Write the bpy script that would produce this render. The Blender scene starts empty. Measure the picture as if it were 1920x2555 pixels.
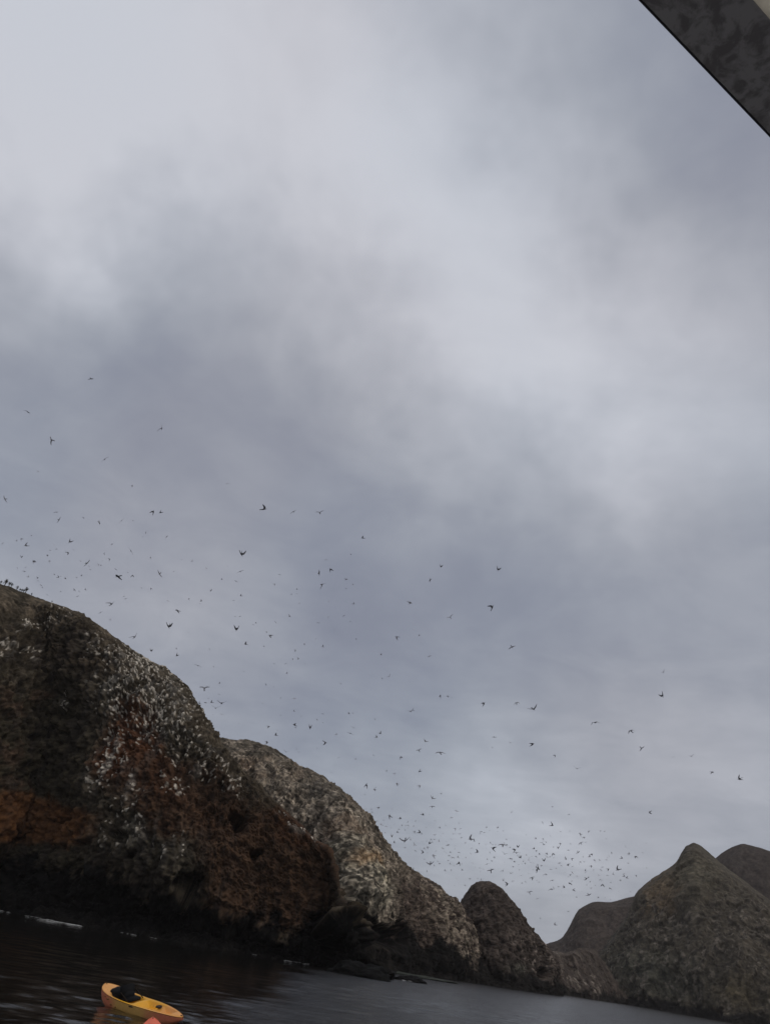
import bpy, bmesh, math, random
import numpy as np
from mathutils import Matrix, Vector
R = math.radians
scene = bpy.context.scene
rng = np.random.default_rng(7)
random.seed(7)

# ------------------------------------------------------------------ camera
PW, PH, FPX = 1920.0, 2555.0, 1920.0            # photograph size and focal length in its pixels
CAM = Vector((0.0, 0.0, 3.0))
PITCH, ROLL = R(29.65), R(9.65)
fwd = Vector((0, math.cos(PITCH), math.sin(PITCH)))
up0 = Vector((0, -math.sin(PITCH), math.cos(PITCH)))
rgt0 = Vector((1, 0, 0))
rgt = rgt0 * math.cos(ROLL) + up0 * math.sin(ROLL)
upv = up0 * math.cos(ROLL) - rgt0 * math.sin(ROLL)
cam_d = bpy.data.cameras.new('camera')
cam = bpy.data.objects.new('camera', cam_d)
scene.collection.objects.link(cam)
cam_d.sensor_fit = 'VERTICAL'
cam_d.sensor_height = 24.0
cam_d.lens = 24.0 * FPX / PH
cam_d.clip_start, cam_d.clip_end = 0.05, 20000
m = Matrix((rgt, upv, -fwd)).transposed().to_4x4()
m.translation = CAM
cam.matrix_world = m
scene.camera = cam

# ------------------------------------------------------------------ world: overcast sky
SUN_EL, SUN_AZ = R(48), R(114)                   # azimuth clockwise from +Y
world = bpy.data.worlds.new('World')
scene.world = world
world.use_nodes = True
nt = world.node_tree
nt.nodes.clear()
def N(t, tree=None, **kw):
    n = (tree or nt).nodes.new(t)
    for k, v in kw.items():
        setattr(n, k, v)
    return n
def link(a, b, tree=None):
    (tree or nt).links.new(a, b)
def math_node(op, a, b=None, c=None, tree=None, clamp=False):
    n = N('ShaderNodeMath', tree, operation=op, use_clamp=clamp)
    for i, v in enumerate((a, b, c)):
        if v is None: continue
        if isinstance(v, (int, float)): n.inputs[i].default_value = v
        else: link(v, n.inputs[i], tree)
    return n.outputs[0]
def vmath(op, a, b=None, tree=None):
    n = N('ShaderNodeVectorMath', tree, operation=op)
    for i, v in enumerate((a, b)):
        if v is None: continue
        if isinstance(v, (tuple, list, Vector)): n.inputs[i].default_value = tuple(v)
        else: link(v, n.inputs[i], tree)
    return n.outputs[1] if op in ('DOT_PRODUCT', 'LENGTH') else n.outputs[0]
def noise(vec, scale, detail=4, rough=.5, tree=None, dist=0.0):
    n = N('ShaderNodeTexNoise', tree)
    n.inputs['Scale'].default_value = scale
    n.inputs['Detail'].default_value = detail
    n.inputs['Roughness'].default_value = rough
    n.inputs['Distortion'].default_value = dist
    link(vec, n.inputs['Vector'], tree)
    return n
def raydir(x, y):
    return (fwd * FPX + rgt * (x - PW / 2) - upv * (y - PH / 2)).normalized()

tc = N('ShaderNodeTexCoord')
dirv = vmath('NORMALIZE', tc.outputs['Generated'])
sep = N('ShaderNodeSeparateXYZ'); link(dirv, sep.inputs[0])
zz = math_node('ADD', math_node('MAXIMUM', sep.outputs[2], 0.0), 0.13)
comb = N('ShaderNodeCombineXYZ')
link(math_node('DIVIDE', sep.outputs[0], zz), comb.inputs[0])
link(math_node('DIVIDE', sep.outputs[1], zz), comb.inputs[1])
deck = comb.outputs[0]                          # a flat cloud deck seen from below
n1 = noise(deck, .95, 5, .55, dist=.5)
n2 = noise(deck, 3.0, 5, .6, dist=.7)
n3 = noise(dirv, 2.2, 1, .5)
nw = noise(dirv, 3.6, 4, .6)
warp = vmath('SUBTRACT', nw.outputs['Color'], (.5, .5, .5))
wdir = vmath('NORMALIZE', vmath('ADD', dirv, vmath('MULTIPLY', warp, (.36, .36, .36))))
# broad banks of thinner and thicker cloud, where the photograph has them
banks = [  # x, y (photo pixels), sharpness, weight
    (700, 150, 22, .74), (1080, 420, 22, .52), (1240, 800, 26, .62), (1640, 860, 34, .48), (1700, 1000, 50, .25), (230, 120, 40, .58), (60, 420, 60, .36), (300, 480, 60, .20),
    (1200, 1080, 60, .25), (400, 1260, 60, .30), (1290, 1800, 110, .55), (1780, 1880, 110, .5), (1390, 2150, 170, 1.2), (1090, 2190, 200, .5), (110, 330, 110, .35), (300, 560, 160, .25),
    (480, 760, 26, -.52), (330, 1010, 40, -.45), (760, 1040, 50, -.30), (1450, 120, 60, -.42), (1850, 430, 42, -.66), (1700, 230, 60, -.30),
    (1620, 1460, 50, -.42), (1000, 1560, 50, -.62), (1200, 1330, 60, -.42), (1330, 1950, 90, -.25), (1600, 2040, 120, -.28), (760, 1700, 60, -.16), (30, 780, 50, -.2), (1300, 2330, 120, -.35),
]
acc = None
for (x, y, k, w) in banks:
    d = vmath('DOT_PRODUCT', wdir, tuple(raydir(x, y)))
    e = math_node('EXPONENT', math_node('MULTIPLY', math_node('SUBTRACT', d, 1.0), float(k)))
    acc = math_node('MULTIPLY', e, w) if acc is None else math_node('MULTIPLY_ADD', e, w, acc)
val = math_node('MULTIPLY_ADD', math_node('SUBTRACT', n1.outputs['Fac'], .5), .40, math_node('MULTIPLY', acc, .36))
val = math_node('MULTIPLY_ADD', math_node('SUBTRACT', n2.outputs['Fac'], .5), .34, val)
n4 = noise(deck, 9.0, 3, .6)
val = math_node('MULTIPLY_ADD', math_node('SUBTRACT', n4.outputs['Fac'], .5), .10, val)
val = math_node('ADD', val, .545, clamp=True)
ramp = N('ShaderNodeValToRGB')
cr = ramp.color_ramp
cr.interpolation = 'B_SPLINE'
stops = [(0.0, (.20, .217, .278)), (.30, (.258, .278, .342)), (.55, (.362, .383, .432)), (.80, (.490, .508, .562)), (1.0, (.63, .645, .695))]
while len(cr.elements) < len(stops): cr.elements.new(.5)
for el, (p, c) in zip(cr.elements, stops):
    el.position = p; el.color = (*c, 1)
link(val, ramp.inputs[0])
# thin cool and warm tints between the cloud banks
tint = N('ShaderNodeMix', data_type='RGBA', blend_type='MULTIPLY')
tint.inputs['Factor'].default_value = .55
tr = N('ShaderNodeValToRGB')
tr.color_ramp.elements[0].position, tr.color_ramp.elements[0].color = .35, (.93, .985, 1.03, 1)
tr.color_ramp.elements[1].position, tr.color_ramp.elements[1].color = .65, (1.03, 1.0, 1.0, 1)
link(n3.outputs['Fac'], tr.inputs[0])
link(ramp.outputs[0], tint.inputs['A']); link(tr.outputs[0], tint.inputs['B'])
sky = N('ShaderNodeTexSky', sky_type='NISHITA')
sky.sun_disc = False
sky.sun_elevation, sky.sun_rotation = SUN_EL, SUN_AZ
SKY_STR = .1
mixs = N('ShaderNodeMix', data_type='RGBA')
mixs.inputs['Factor'].default_value = .965      # cloud cover over the clear sky
sc_ = N('ShaderNodeVectorMath', operation='SCALE'); sc_.inputs['Scale'].default_value = 1.0 / SKY_STR
link(tint.outputs['Result'], sc_.inputs[0])
link(sky.outputs[0], mixs.inputs['A']); link(sc_.outputs[0], mixs.inputs['B'])
bg = N('ShaderNodeBackground'); bg.inputs['Strength'].default_value = SKY_STR
link(mixs.outputs['Result'], bg.inputs['Color'])
world.cycles.sampling_method = 'MANUAL'; world.cycles.sample_map_resolution = 128
wo = N('ShaderNodeOutputWorld'); link(bg.outputs[0], wo.inputs[0])

# ------------------------------------------------------------------ sun behind the overcast
sun_d = bpy.data.lights.new('sun', 'SUN')
sun_d.energy, sun_d.angle, sun_d.color = .75, R(35), (1, .93, .84)
sun = bpy.data.objects.new('sun', sun_d); scene.collection.objects.link(sun)
sv = Vector((math.sin(SUN_AZ) * math.cos(SUN_EL), math.cos(SUN_AZ) * math.cos(SUN_EL), math.sin(SUN_EL)))
sun.rotation_euler = sv.to_track_quat('Z', 'Y').to_euler()

vs = scene.view_settings
vs.view_transform, vs.look, vs.exposure, vs.gamma = 'Standard', 'None', 0.0, 1.0
vs.use_curve_mapping = False
scene.render.engine = 'CYCLES'
cy = scene.cycles
cy.use_denoising = True
cy.max_bounces, cy.diffuse_bounces, cy.glossy_bounces, cy.volume_bounces, cy.transparent_max_bounces = 4, 2, 2, 0, 4
cy.pixel_filter_type = 'BLACKMAN_HARRIS'
cy.filter_width = 1.5

# ------------------------------------------------------------------ helpers
col = scene.collection
def tag(o, label=None, cat=None, group=None, kind=None):
    if label: o['label'] = label
    if cat: o['category'] = cat
    if group: o['group'] = group
    if kind: o['kind'] = kind
    return o
def empty(name, loc=(0, 0, 0)):
    o = bpy.data.objects.new(name, None); col.objects.link(o); o.location = loc
    o.empty_display_size = .1
    return o
def link_mesh(name, me, mat=None, parent=None):
    o = bpy.data.objects.new(name, me); col.objects.link(o)
    if mat: me.materials.append(mat)
    if parent: o.parent = parent
    return o
def mesh_from(name, V, F, mat=None, parent=None, smooth=True):
    me = bpy.data.meshes.new(name)
    me.from_pydata([tuple(v) for v in V], [], [tuple(f) for f in F])
    me.validate(); me.update()
    if smooth: me.polygons.foreach_set('use_smooth', [True] * len(me.polygons))
    return link_mesh(name, me, mat, parent)
def grid_mesh(name, P, wrap=False):
    """P: (nu, nv, 3) array -> one mesh of quads"""
    nu, nv = P.shape[:2]
    idx = np.arange(nu * nv).reshape(nu, nv)
    if wrap: a, b = idx, np.roll(idx, -1, axis=0)
    else: a, b = idx[:-1], idx[1:]
    q = np.stack([a[:, :-1], b[:, :-1], b[:, 1:], a[:, 1:]], -1).reshape(-1, 4)
    me = bpy.data.meshes.new(name)
    me.vertices.add(nu * nv); me.vertices.foreach_set('co', P.reshape(-1).astype(np.float32))
    me.loops.add(q.size); me.loops.foreach_set('vertex_index', q.reshape(-1).astype(np.int32))
    me.polygons.add(len(q)); me.polygons.foreach_set('loop_start', np.arange(0, q.size, 4, dtype=np.int32))
    me.polygons.foreach_set('use_smooth', np.ones(len(q), bool))
    me.update(calc_edges=True)
    return me
def set_col(me, C, k=1.0):
    a = me.color_attributes.new('Col', 'FLOAT_COLOR', 'POINT')
    c = np.ones((len(C), 4), np.float32); c[:, :3] = np.clip(C * k, 0.002, .9)
    a.data.foreach_set('color', c.reshape(-1))

# gradient noise in numpy
_perm = rng.permutation(512); _perm = np.concatenate([_perm, _perm, _perm])
_g = rng.normal(size=(512, 3)); _g /= np.linalg.norm(_g, axis=1)[:, None]
def perlin(p):
    i = np.floor(p).astype(np.int64); f = p - i; i &= 511
    u = f * f * f * (f * (f * 6 - 15) + 10)
    out = 0
    for dx in (0, 1):
        for dy in (0, 1):
            for dz in (0, 1):
                h = _perm[_perm[_perm[i[..., 0] + dx] + i[..., 1] + dy] + i[..., 2] + dz]
                g = _g[h]
                d = g[..., 0] * (f[..., 0] - dx) + g[..., 1] * (f[..., 1] - dy) + g[..., 2] * (f[..., 2] - dz)
                w = (u[..., 0] if dx else 1 - u[..., 0]) * (u[..., 1] if dy else 1 - u[..., 1]) * (u[..., 2] if dz else 1 - u[..., 2])
                out = out + w * d
    return out * 1.5
def fbm(p, s, o=4, g=.5):
    a, out = 1.0, 0
    for k in range(o):
        out = out + a * perlin(p / s + 17.3 * k); s *= .5; a *= g
    return out
def ridged(p, s, o=4, g=.55):
    a, out = 1.0, 0
    for k in range(o):
        out = out + a * (1 - 2 * np.abs(perlin(p / s + 31.7 * k))); s *= .5; a *= g
    return out
def sstep(x, a, b):
    t = np.clip((x - a) / (b - a), 0, 1); return t * t * (3 - 2 * t)
def mixc(A, B, t):
    return A + (np.asarray(B) - A) * np.clip(t, 0, 1)[..., None]
def cells(a, b, size, seed):
    """scattered dashes: distance to the nearest jittered point, in cell units, and a random number of it"""
    best = np.full(a.shape, 9.0); rnd = np.zeros(a.shape)
    ia, ib = np.floor(a / size).astype(np.int64), np.floor(b / size).astype(np.int64)
    for da in (-1, 0, 1):
        for db in (-1, 0, 1):
            h = _perm[(_perm[(ia + da + seed) & 511] + ((ib + db) & 511)) & 511]
            h2 = _perm[(h + 77) & 511]; h3 = _perm[(h2 + 133) & 511]; h4 = _perm[(h3 + 13) & 511]
            x = (ia + da + h / 512) * size; y = (ib + db + h2 / 512) * size
            tilt = (h4 / 512 - .5) * .9
            ua = (a - x) - (b - y) * tilt; ub = b - y
            d = np.sqrt((ua / (.34 + .2 * h4 / 512)) ** 2 + (ub / (.55 + .65 * h3 / 512)) ** 2) / size
            k = d < best
            best = np.where(k, d, best); rnd = np.where(k, h3 / 512, rnd)
    return best, rnd

def blocks(p, size, seed=0):
    """fractured rock: one random number for each irregular block, and how near its joint is"""
    q = p / size + seed
    i = np.floor(q).astype(np.int64); f = q - i
    d1 = np.full(q.shape[:-1], 9.0); d2 = d1.copy(); rnd = np.zeros_like(d1)
    for dx in (-1, 0, 1):
        for dy in (-1, 0, 1):
            for dz in (-1, 0, 1):
                h = _perm[_perm[_perm[(i[..., 0] + dx) & 511] + ((i[..., 1] + dy) & 511)] + ((i[..., 2] + dz) & 511)]
                g = _g[h] * .42
                d = (dx + .5 + g[..., 0] - f[..., 0]) ** 2 + (dy + .5 + g[..., 1] - f[..., 1]) ** 2 + (dz + .5 + g[..., 2] - f[..., 2]) ** 2
                k = d < d1
                d2 = np.where(k, d1, np.minimum(d2, d)); rnd = np.where(k, h / 512, rnd); d1 = np.where(k, d, d1)
    return rnd - .5, np.sqrt(d2) - np.sqrt(d1)

CAMn, FWn, RTn, UPn = (np.array(v) for v in (CAM, fwd, rgt, upv))
def project(P):
    q = P - CAMn
    z = np.maximum(q @ FWn, 1e-3)
    return PW / 2 + FPX * (q @ RTn) / z, PH / 2 - FPX * (q @ UPn) / z
def at_range(x, y, r):
    """the point seen at a photo pixel, r metres away over the water"""
    d = np.array(raydir(x, y)); return CAMn + d * (r / math.hypot(d[0], d[1]))
def on_water(x, y, z=0.0):
    d = np.array(raydir(x, y)); return CAMn + d * ((z - CAM.z) / d[2])
def horizon(x): return 2223.3 + .17 * x
def shore_pt(x, r):
    p = at_range(x, horizon(x) + 25, r); p[2] = 0; return p
def catmull(K, n):
    K = np.asarray(K, float)
    seg = np.linalg.norm(np.diff(K[:, :3], axis=0), axis=1); t = np.concatenate([[0], np.cumsum(np.maximum(seg, .5))])
    Q = np.vstack([2 * K[0] - K[1], K, 2 * K[-1] - K[-2]])
    s = np.linspace(0, t[-1], n); i = np.clip(np.searchsorted(t, s, 'right') - 1, 0, len(K) - 2)
    f = ((s - t[i]) / (t[i + 1] - t[i]))[:, None]
    p0, p1, p2, p3 = Q[i], Q[i + 1], Q[i + 2], Q[i + 3]
    sp = .5 * (2 * p1 + (p2 - p0) * f + (2 * p0 - 5 * p1 + 4 * p2 - p3) * f ** 2 + (3 * p1 - p0 - 3 * p2 + p3) * f ** 3)
    return .6 * sp + .4 * (p1 + (p2 - p1) * f)
def loft(keys, nu, prof, nv, nb, back):
    """a land mass: from the shore line up a cliff profile to the crest, then down the far side.
    keys: (crest x, crest y, crest range, shore x, shore range or -shore y)"""
    K = []
    for (tx, ty, r, wx, wr) in keys:
        T = at_range(tx, ty, r)
        S = shore_pt(wx, wr) if wr < 1500 else on_water(wx, wr)
        K.append(np.concatenate([T, S]))
    K = catmull(K, nu); T, S = K[:, :3], K[:, 3:]
    prof = np.asarray(prof, float)
    L = np.concatenate([[0], np.cumsum(np.hypot(np.diff(prof[:, 0]) * .6, np.diff(prof[:, 1])))])
    s = np.linspace(0, L[-1], nv)
    g, k = np.interp(s, L, prof[:, 0]), np.interp(s, L, prof[:, 1])
    g, k = (np.convolve(np.pad(a, 4, 'reflect', reflect_type='odd'), np.ones(9) / 9, 'valid') for a in (g, k))
    P = np.empty((nu, nv + nb, 3))
    P[:, :nv, :2] = S[:, None, :2] + (T - S)[:, None, :2] * g[None, :, None]
    P[:, :nv, 2] = T[:, None, 2] * k[None]
    dirs = T[:, :2] / np.linalg.norm(T[:, :2], axis=1)[:, None]
    t = np.linspace(0, 1, nb + 1)[1:]
    P[:, nv:, :2] = T[:, None, :2] + dirs[:, None] * (back * t)[None, :, None]
    P[:, nv:, 2] = T[:, None, 2] * (1 - t ** 1.7)[None] - 3 * t[None]
    return P
def normals(P):
    du, dv = np.gradient(P, axis=0), np.gradient(P, axis=1)
    n = np.cross(du, dv); n /= np.linalg.norm(n, axis=-1)[..., None] + 1e-9
    return n
def blob(x, y, cx, cy, rx, ry, rot=0.0):
    c, s = math.cos(R(rot)), math.sin(R(rot)); dx, dy = x - cx, y - cy
    return np.exp(-(((c * dx + s * dy) / rx) ** 2 + ((-s * dx + c * dy) / ry) ** 2))

# ------------------------------------------------------------------ materials
def principled(name, rough=.8, spec=.3):
    mt = bpy.data.materials.new(name); mt.use_nodes = True
    b = mt.node_tree.nodes['Principled BSDF']
    b.inputs['Roughness'].default_value = rough
    b.inputs['Specular IOR Level'].default_value = spec
    return mt, mt.node_tree, b
def rock_mat(name, fine, bump, rough=.92):
    """rock whose colour patches ride on the mesh; fine grain and relief come from noise"""
    mt, t, b = principled(name, rough, .12)
    a = N('ShaderNodeVertexColor', t); a.layer_name = 'Col'
    g = N('ShaderNodeTexCoord', t)
    nz = noise(g.outputs['Object'], fine, 5, .65, t)
    mr = N('ShaderNodeMapRange', t)
    mr.inputs['From Min'].default_value, mr.inputs['From Max'].default_value = .25, .75
    mr.inputs['To Min'].default_value, mr.inputs['To Max'].default_value = .5, 1.5
    link(nz.outputs['Fac'], mr.inputs['Value'], t)
    mul = N('ShaderNodeVectorMath', t, operation='SCALE')
    link(a.outputs['Color'], mul.inputs[0], t); link(mr.outputs[0], mul.inputs['Scale'], t)
    link(mul.outputs[0], b.inputs['Base Color'], t)
    nb_ = noise(g.outputs['Object'], fine * .7, 6, .7, t)
    bp = N('ShaderNodeBump', t); bp.inputs['Strength'].default_value = .9; bp.inputs['Distance'].default_value = bump
    link(nb_.outputs['Fac'], bp.inputs['Height'], t); link(bp.outputs[0], b.inputs['Normal'], t)
    return mt
def plain(name, rgb, rough=.6, spec=.4, var=.25, scale=6.0):
    mt, t, b = principled(name, rough, spec)
    g = N('ShaderNodeTexCoord', t); nz = noise(g.outputs['Object'], scale, 4, .6, t)
    mr = N('ShaderNodeMapRange', t)
    mr.inputs['To Min'].default_value, mr.inputs['To Max'].default_value = 1 - var, 1 + var
    link(nz.outputs['Fac'], mr.inputs['Value'], t)
    mul = N('ShaderNodeVectorMath', t, operation='SCALE'); mul.inputs[0].default_value = rgb
    link(mr.outputs[0], mul.inputs['Scale'], t); link(mul.outputs[0], b.inputs['Base Color'], t)
    return mt
# ------------------------------------------------------------------ water
def build_water():
    th = np.concatenate([np.linspace(-180, -48, 40, endpoint=False), np.linspace(-48, 44, 560, endpoint=False), np.linspace(44, 180, 40, endpoint=False)])
    th = np.radians(th)
    rr = np.concatenate([[.5], np.geomspace(2, 16, 40, endpoint=False), np.geomspace(16, 420, 620, endpoint=False), np.geomspace(420, 4000, 40)])
    TH, RR = np.meshgrid(th, rr, indexing='ij')
    X, Y = RR * np.sin(TH), RR * np.cos(TH)
    step = np.maximum(np.gradient(rr)[None, :], RR * R(92 / 560))
    Z = np.zeros_like(X)
    r2 = np.random.default_rng(3)
    for k in range(64):
        lam = .42 * (9 ** r2.random())
        a = r2.normal(R(-62), .55); ph = r2.random() * 6.28
        amp = .0024 * lam ** .86
        fade = sstep(lam / step, 2.2, 4.5)
        arg = 6.283 / lam * (X * math.cos(a) + Y * math.sin(a)) + ph
        Z += amp * fade * np.sin(arg + .5 * np.sin(arg * .31 + k))
    gust = fbm(np.stack([X, Y * .6, np.zeros_like(X)], -1), 26, 3)
    windy = sstep(X + 9 * gust, -4, 8)
    Z *= np.clip(1.0 + .9 * gust, .35, 2.0) * (.58 + .62 * windy)
    P = np.stack([X, Y, Z], -1)
    me = grid_mesh('sea', P, wrap=True)
    mt, t, b = principled('sea_water', .05, .5)
    b.inputs['Base Color'].default_value = (.009, .008, .007, 1)
    b.inputs['IOR'].default_value = 1.333
    g = N('ShaderNodeTexCoord', t)
    mp = N('ShaderNodeMapping', t); mp.inputs['Scale'].default_value = (.55, 1.3, 1); mp.inputs['Rotation'].default_value = (0, 0, R(-8))
    link(g.outputs['Object'], mp.inputs[0], t)
    na = noise(mp.outputs[0], 2.6, 5, .6, t); nb_ = noise(mp.outputs[0], .33, 3, .5, t)
    h = math_node('MULTIPLY_ADD', nb_.outputs['Fac'], 2.4, na.outputs['Fac'], tree=t)
    # ruffled water beyond the lee of the cliff, slick water under it
    sx = N('ShaderNodeSeparateXYZ', t); link(g.outputs['Object'], sx.inputs[0], t)
    ng = noise(g.outputs['Object'], .04, 3, .5, t)
    wv = math_node('MULTIPLY_ADD', math_node('SUBTRACT', ng.outputs['Fac'], .5, tree=t), 16.0, sx.outputs[0], tree=t)
    mw = N('ShaderNodeMapRange', t); mw.interpolation_type = 'SMOOTHSTEP'
    mw.inputs['From Min'].default_value, mw.inputs['From Max'].default_value = -4, 7
    mw.inputs['To Min'].default_value, mw.inputs['To Max'].default_value = .019, .27
    link(wv, mw.inputs['Value'], t)
    rw = N('ShaderNodeMapRange', t); rw.interpolation_type = 'SMOOTHSTEP'
    for k_, v_ in (('From Min', -4), ('From Max', 9), ('To Min', .05), ('To Max', .22)): rw.inputs[k_].default_value = v_
    link(wv, rw.inputs['Value'], t); link(rw.outputs[0], b.inputs['Roughness'], t)
    bp = N('ShaderNodeBump', t); bp.inputs['Strength'].default_value = 1.0; link(mw.outputs[0], bp.inputs['Distance'], t)
    link(h, bp.inputs['Height'], t); link(bp.outputs[0], b.inputs['Normal'], t)
    o = link_mesh('sea', me, mt)
    tag(o, 'dark rippled sea with pale glints below the cliffs', 'sea', kind='structure')
build_water()

# ------------------------------------------------------------------ land
ROCK_NEAR = rock_mat('cliff_rock', 1.6, .35)
ROCK_MID = rock_mat('headland_rock', 1.0, .5)
ROCK_FAR = rock_mat('far_rock', .45, .8)
WET_SHADE = np.array([.0075, .007, .0065])  # near-black for damp rock plus the painted shade at its foot

def build_cliff():
    keys = [(-460, 1395, 178, -470, 2195), (-150, 1432, 186, -160, 2248), (0, 1463, 188, 0, 2272), (140, 1513, 188, 130, 2297), (260, 1592, 186, 240, 2317), (395, 1668, 182, 370, 2340),
            (455, 1730, 178, 450, 2353), (525, 1848, 170, 540, 2368), (599, 1926, 163, 620, 2381), (717, 2030, 156, 700, 2395), (784, 2095, 151, 755, 2404), (820, 2119, 148, 800, 2411),
            (836, 2180, 145, 838, 2419), (850, 2260, 142, 862, 2425), (868, 2330, 140, 885, 2430), (900, 2375, 139, 905, 2433), (945, 2405, 139, 935, 2438), (985, 2430, 140, 975, 2445)]
    prof = [(-.05, -.06), (.02, -.01), (.17, .03), (.19, .07), (.12, .11), (.03, .15), (.02, .22), (.06, .35), (.12, .5), (.22, .66), (.40, .81), (.65, .925), (.85, .975), (1, 1)]
    nv, nb = 470, 40
    P = loft(keys, 640, prof, nv, nb, 62)
    px, py = project(P)
    tip = sstep(px, 790, 900)                               # the low ledge at the point
    NR = normals(P)
    P0 = P.copy()
    up = np.clip(NR[..., 2], 0, 1)
    zrel = P[..., 2]
    big = fbm(P, 22, 3) * 2.6
    mid = ridged(P * np.array([1, 1, .55]), 7.5, 4) * 1.05
    fine = fbm(P, 1.7, 4, .65) * .85
    calm = 1 - .55 * sstep(up, .45, .8)
    low = 1 - .25 * tip
    D = (big * .75 + mid * calm) * low + fine * (1 - .4 * sstep(up, .5, .85))
    hgt = np.maximum(P[..., 2].max(axis=1, keepdims=True), 1)
    crest = sstep(zrel / hgt, .86, .99)
    wp = P + .9 * np.stack([fbm(P + 3, 3, 2), fbm(P + 13, 3, 2), fbm(P + 23, 3, 2)], -1)
    bl, jt = blocks(wp * np.array([1, 1, .75]), 3.1); bl2, jt2 = blocks(wp * np.array([1, 1, .8]), 1.15, 40)
    hard = (1 - .75 * sstep(up, .42, .75))                 # the bare steep faces break in blocks
    clay = np.clip(1.3 * (blob(px, py, 360, 1930, 120, 80, 15) + blob(px, py, 70, 2045, 190, 62) + blob(px, py, 690, 2160, 200, 120, 20)), 0, 1)   # soft red-brown beds weather smooth
    hard = hard * (1 - .6 * clay)
    fine = fine * (1 - .45 * clay); D = D - mid * .35 * clay
    D += hard * (.95 * bl + .42 * bl2 - .25 * sstep(-jt, -.10, -.02))
    D *= 1 - .72 * crest * (1 - tip)
    # warped photograph coordinates for the rock zones
    wx = px + 26 * fbm(P, 9, 4, .6); wy = py + 22 * fbm(P + 50, 9, 4, .6)
    # sea caves and hollows
    cave = np.zeros_like(px); kx, ky_ = px + 15 * fbm(P + 5, 2.6, 3, .6), py + 13 * fbm(P + 55, 2.6, 3, .6)
    for cx, cy, rx, ry, rot, dep in [(592, 2052, 25, 15, 32, 6), (636, 2131, 15, 11, 0, 4), (468, 2208, 27, 27, 8, 8), (300, 2088, 16, 10, 0, 2.5), (330, 2128, 12, 9, 0, 2.5), (60, 2090, 40, 7, 4, 1.6), (150, 2050, 40, 6, -6, 1.4), (210, 2100, 34, 6, 6, 1.6), (165, 1825, 12, 7, 0, 1.5), (90, 1835, 12, 8, 0, 1.5), (820, 2330, 40, 45, 0, 6)]:
        cave = np.maximum(cave, dep * sstep(blob(kx, ky_ + .018 * (kx - cx) ** 2, cx, cy + 4, rx * 1.35, ry * 1.35, rot), .35, .75))
    arc = np.arange(P.shape[0])[:, None] * .17 + np.zeros_like(px)
    arc = np.cumsum(np.linalg.norm(np.diff(P0[:, 120, :2], axis=0, prepend=P0[:1, 120, :2]), axis=1))[:, None] + np.zeros_like(px)
    sl = np.cumsum(np.linalg.norm(np.diff(P0, axis=1, prepend=P0[:, :1]), axis=-1), axis=1)
    # bird-lime dashes: where and how dense
    dens = 0
    for cx, cy, rx, ry, rot, w in [(300, 1740, 52, 62, 0, .8), (390, 1770, 75, 90, 35, .95), (345, 1680, 70, 60, 40, .9), (290, 1860, 28, 70, 0, .8), (262, 1640, 40, 22, 30, .8), (430, 1800, 55, 70, 40, .75), (470, 1850, 40, 55, 45, .5), (520, 1905, 30, 40, 30, .65), (330, 1985, 26, 60, 0, .7), (270, 1920, 30, 50, 0, .8), (440, 1950, 40, 25, 10, .5),
                                  (90, 1575, 26, 12, 0, .9), (130, 1570, 22, 16, 0, .75), (75, 1645, 24, 12, 0, .9), (10, 1628, 30, 12, 0, .9), (150, 1540, 30, 30, 0, .3), (560, 1965, 50, 14, 30, .55), (735, 2060, 30, 10, 35, .8), (780, 2090, 30, 9, 35, .7), (340, 2060, 55, 30, 0, .55), (300, 2090, 50, 40, 0, .35), (180, 1760, 30, 30, 0, .3), (60, 1950, 60, 20, 0, .12), (410, 2090, 60, 60, 0, .2), (575, 1925, 50, 6, 45, .8)]:
        dens = np.maximum(dens, w * blob(wx, wy, cx, cy, rx, ry, rot))
    d1, r1 = cells(arc, sl, 1.05, 5); d2, r2 = cells(arc + 40, sl, .68, 91)
    n_d = fbm(P, 3.2, 3)
    dash = np.maximum(sstep(-d1, -.62, -.40) * (r1 < dens * .72 + n_d * .35) * (dens > .12), .75 * sstep(-d2, -.62, -.42) * (r2 < dens * .55 + n_d * .15) * (dens > .12))
    dash = dash * (.55 + .6 * r1)
    streak = fbm(P0 * np.array([1.4, 1.4, .22]), 2.6, 4, .6)
    dash = dash * (.35 + .65 * sstep(fbm(P0 + 70, .8, 2), -.35, .0))
    # clumps of scrub
    d3, r3 = cells(arc, sl * .8, 1.6, 33)
    scrub = np.clip(1 - sstep(wx, 230, 330) * sstep(wy, 1560, 1640), 0, 1) * (1 - sstep(wy, 1960, 2010)) * sstep(wy, 1600, 1720)
    D += scrub * .8 * sstep(-d3, -1.0, -.2) * (r3 > .25)
    D += .28 * dash - cave
    # the roof over the undercut
    P = P + NR * D[..., None]
    P[:, :, 2] = np.where(np.arange(P.shape[1])[None] < 3, np.minimum(P[:, :, 2], -1.2), P[:, :, 2])
    # ---- colours
    n1, n2, n3 = fbm(P, 14, 4), fbm(P + 9, 4.5, 4, .6), fbm(P + 30, 1.3, 3, .6)
    C = np.zeros(px.shape + (3,)) + np.array([.105, .092, .074])
    C = mixc(C, [.072, .066, .052], .5 + 1.2 * n1)
    C = mixc(C, [.15, .135, .112], sstep(n2, .1, .6) * .6)
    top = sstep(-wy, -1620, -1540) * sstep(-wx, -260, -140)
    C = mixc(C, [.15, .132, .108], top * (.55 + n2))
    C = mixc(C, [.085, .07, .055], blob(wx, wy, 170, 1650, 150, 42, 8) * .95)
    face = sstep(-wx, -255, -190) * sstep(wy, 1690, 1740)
    C = mixc(C, np.array([.088, .08, .06]), face * .8); C = mixc(C, [.045, .04, .03], face * sstep(n3 + n2 * .7, -.05, .35) * .75)
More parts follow.
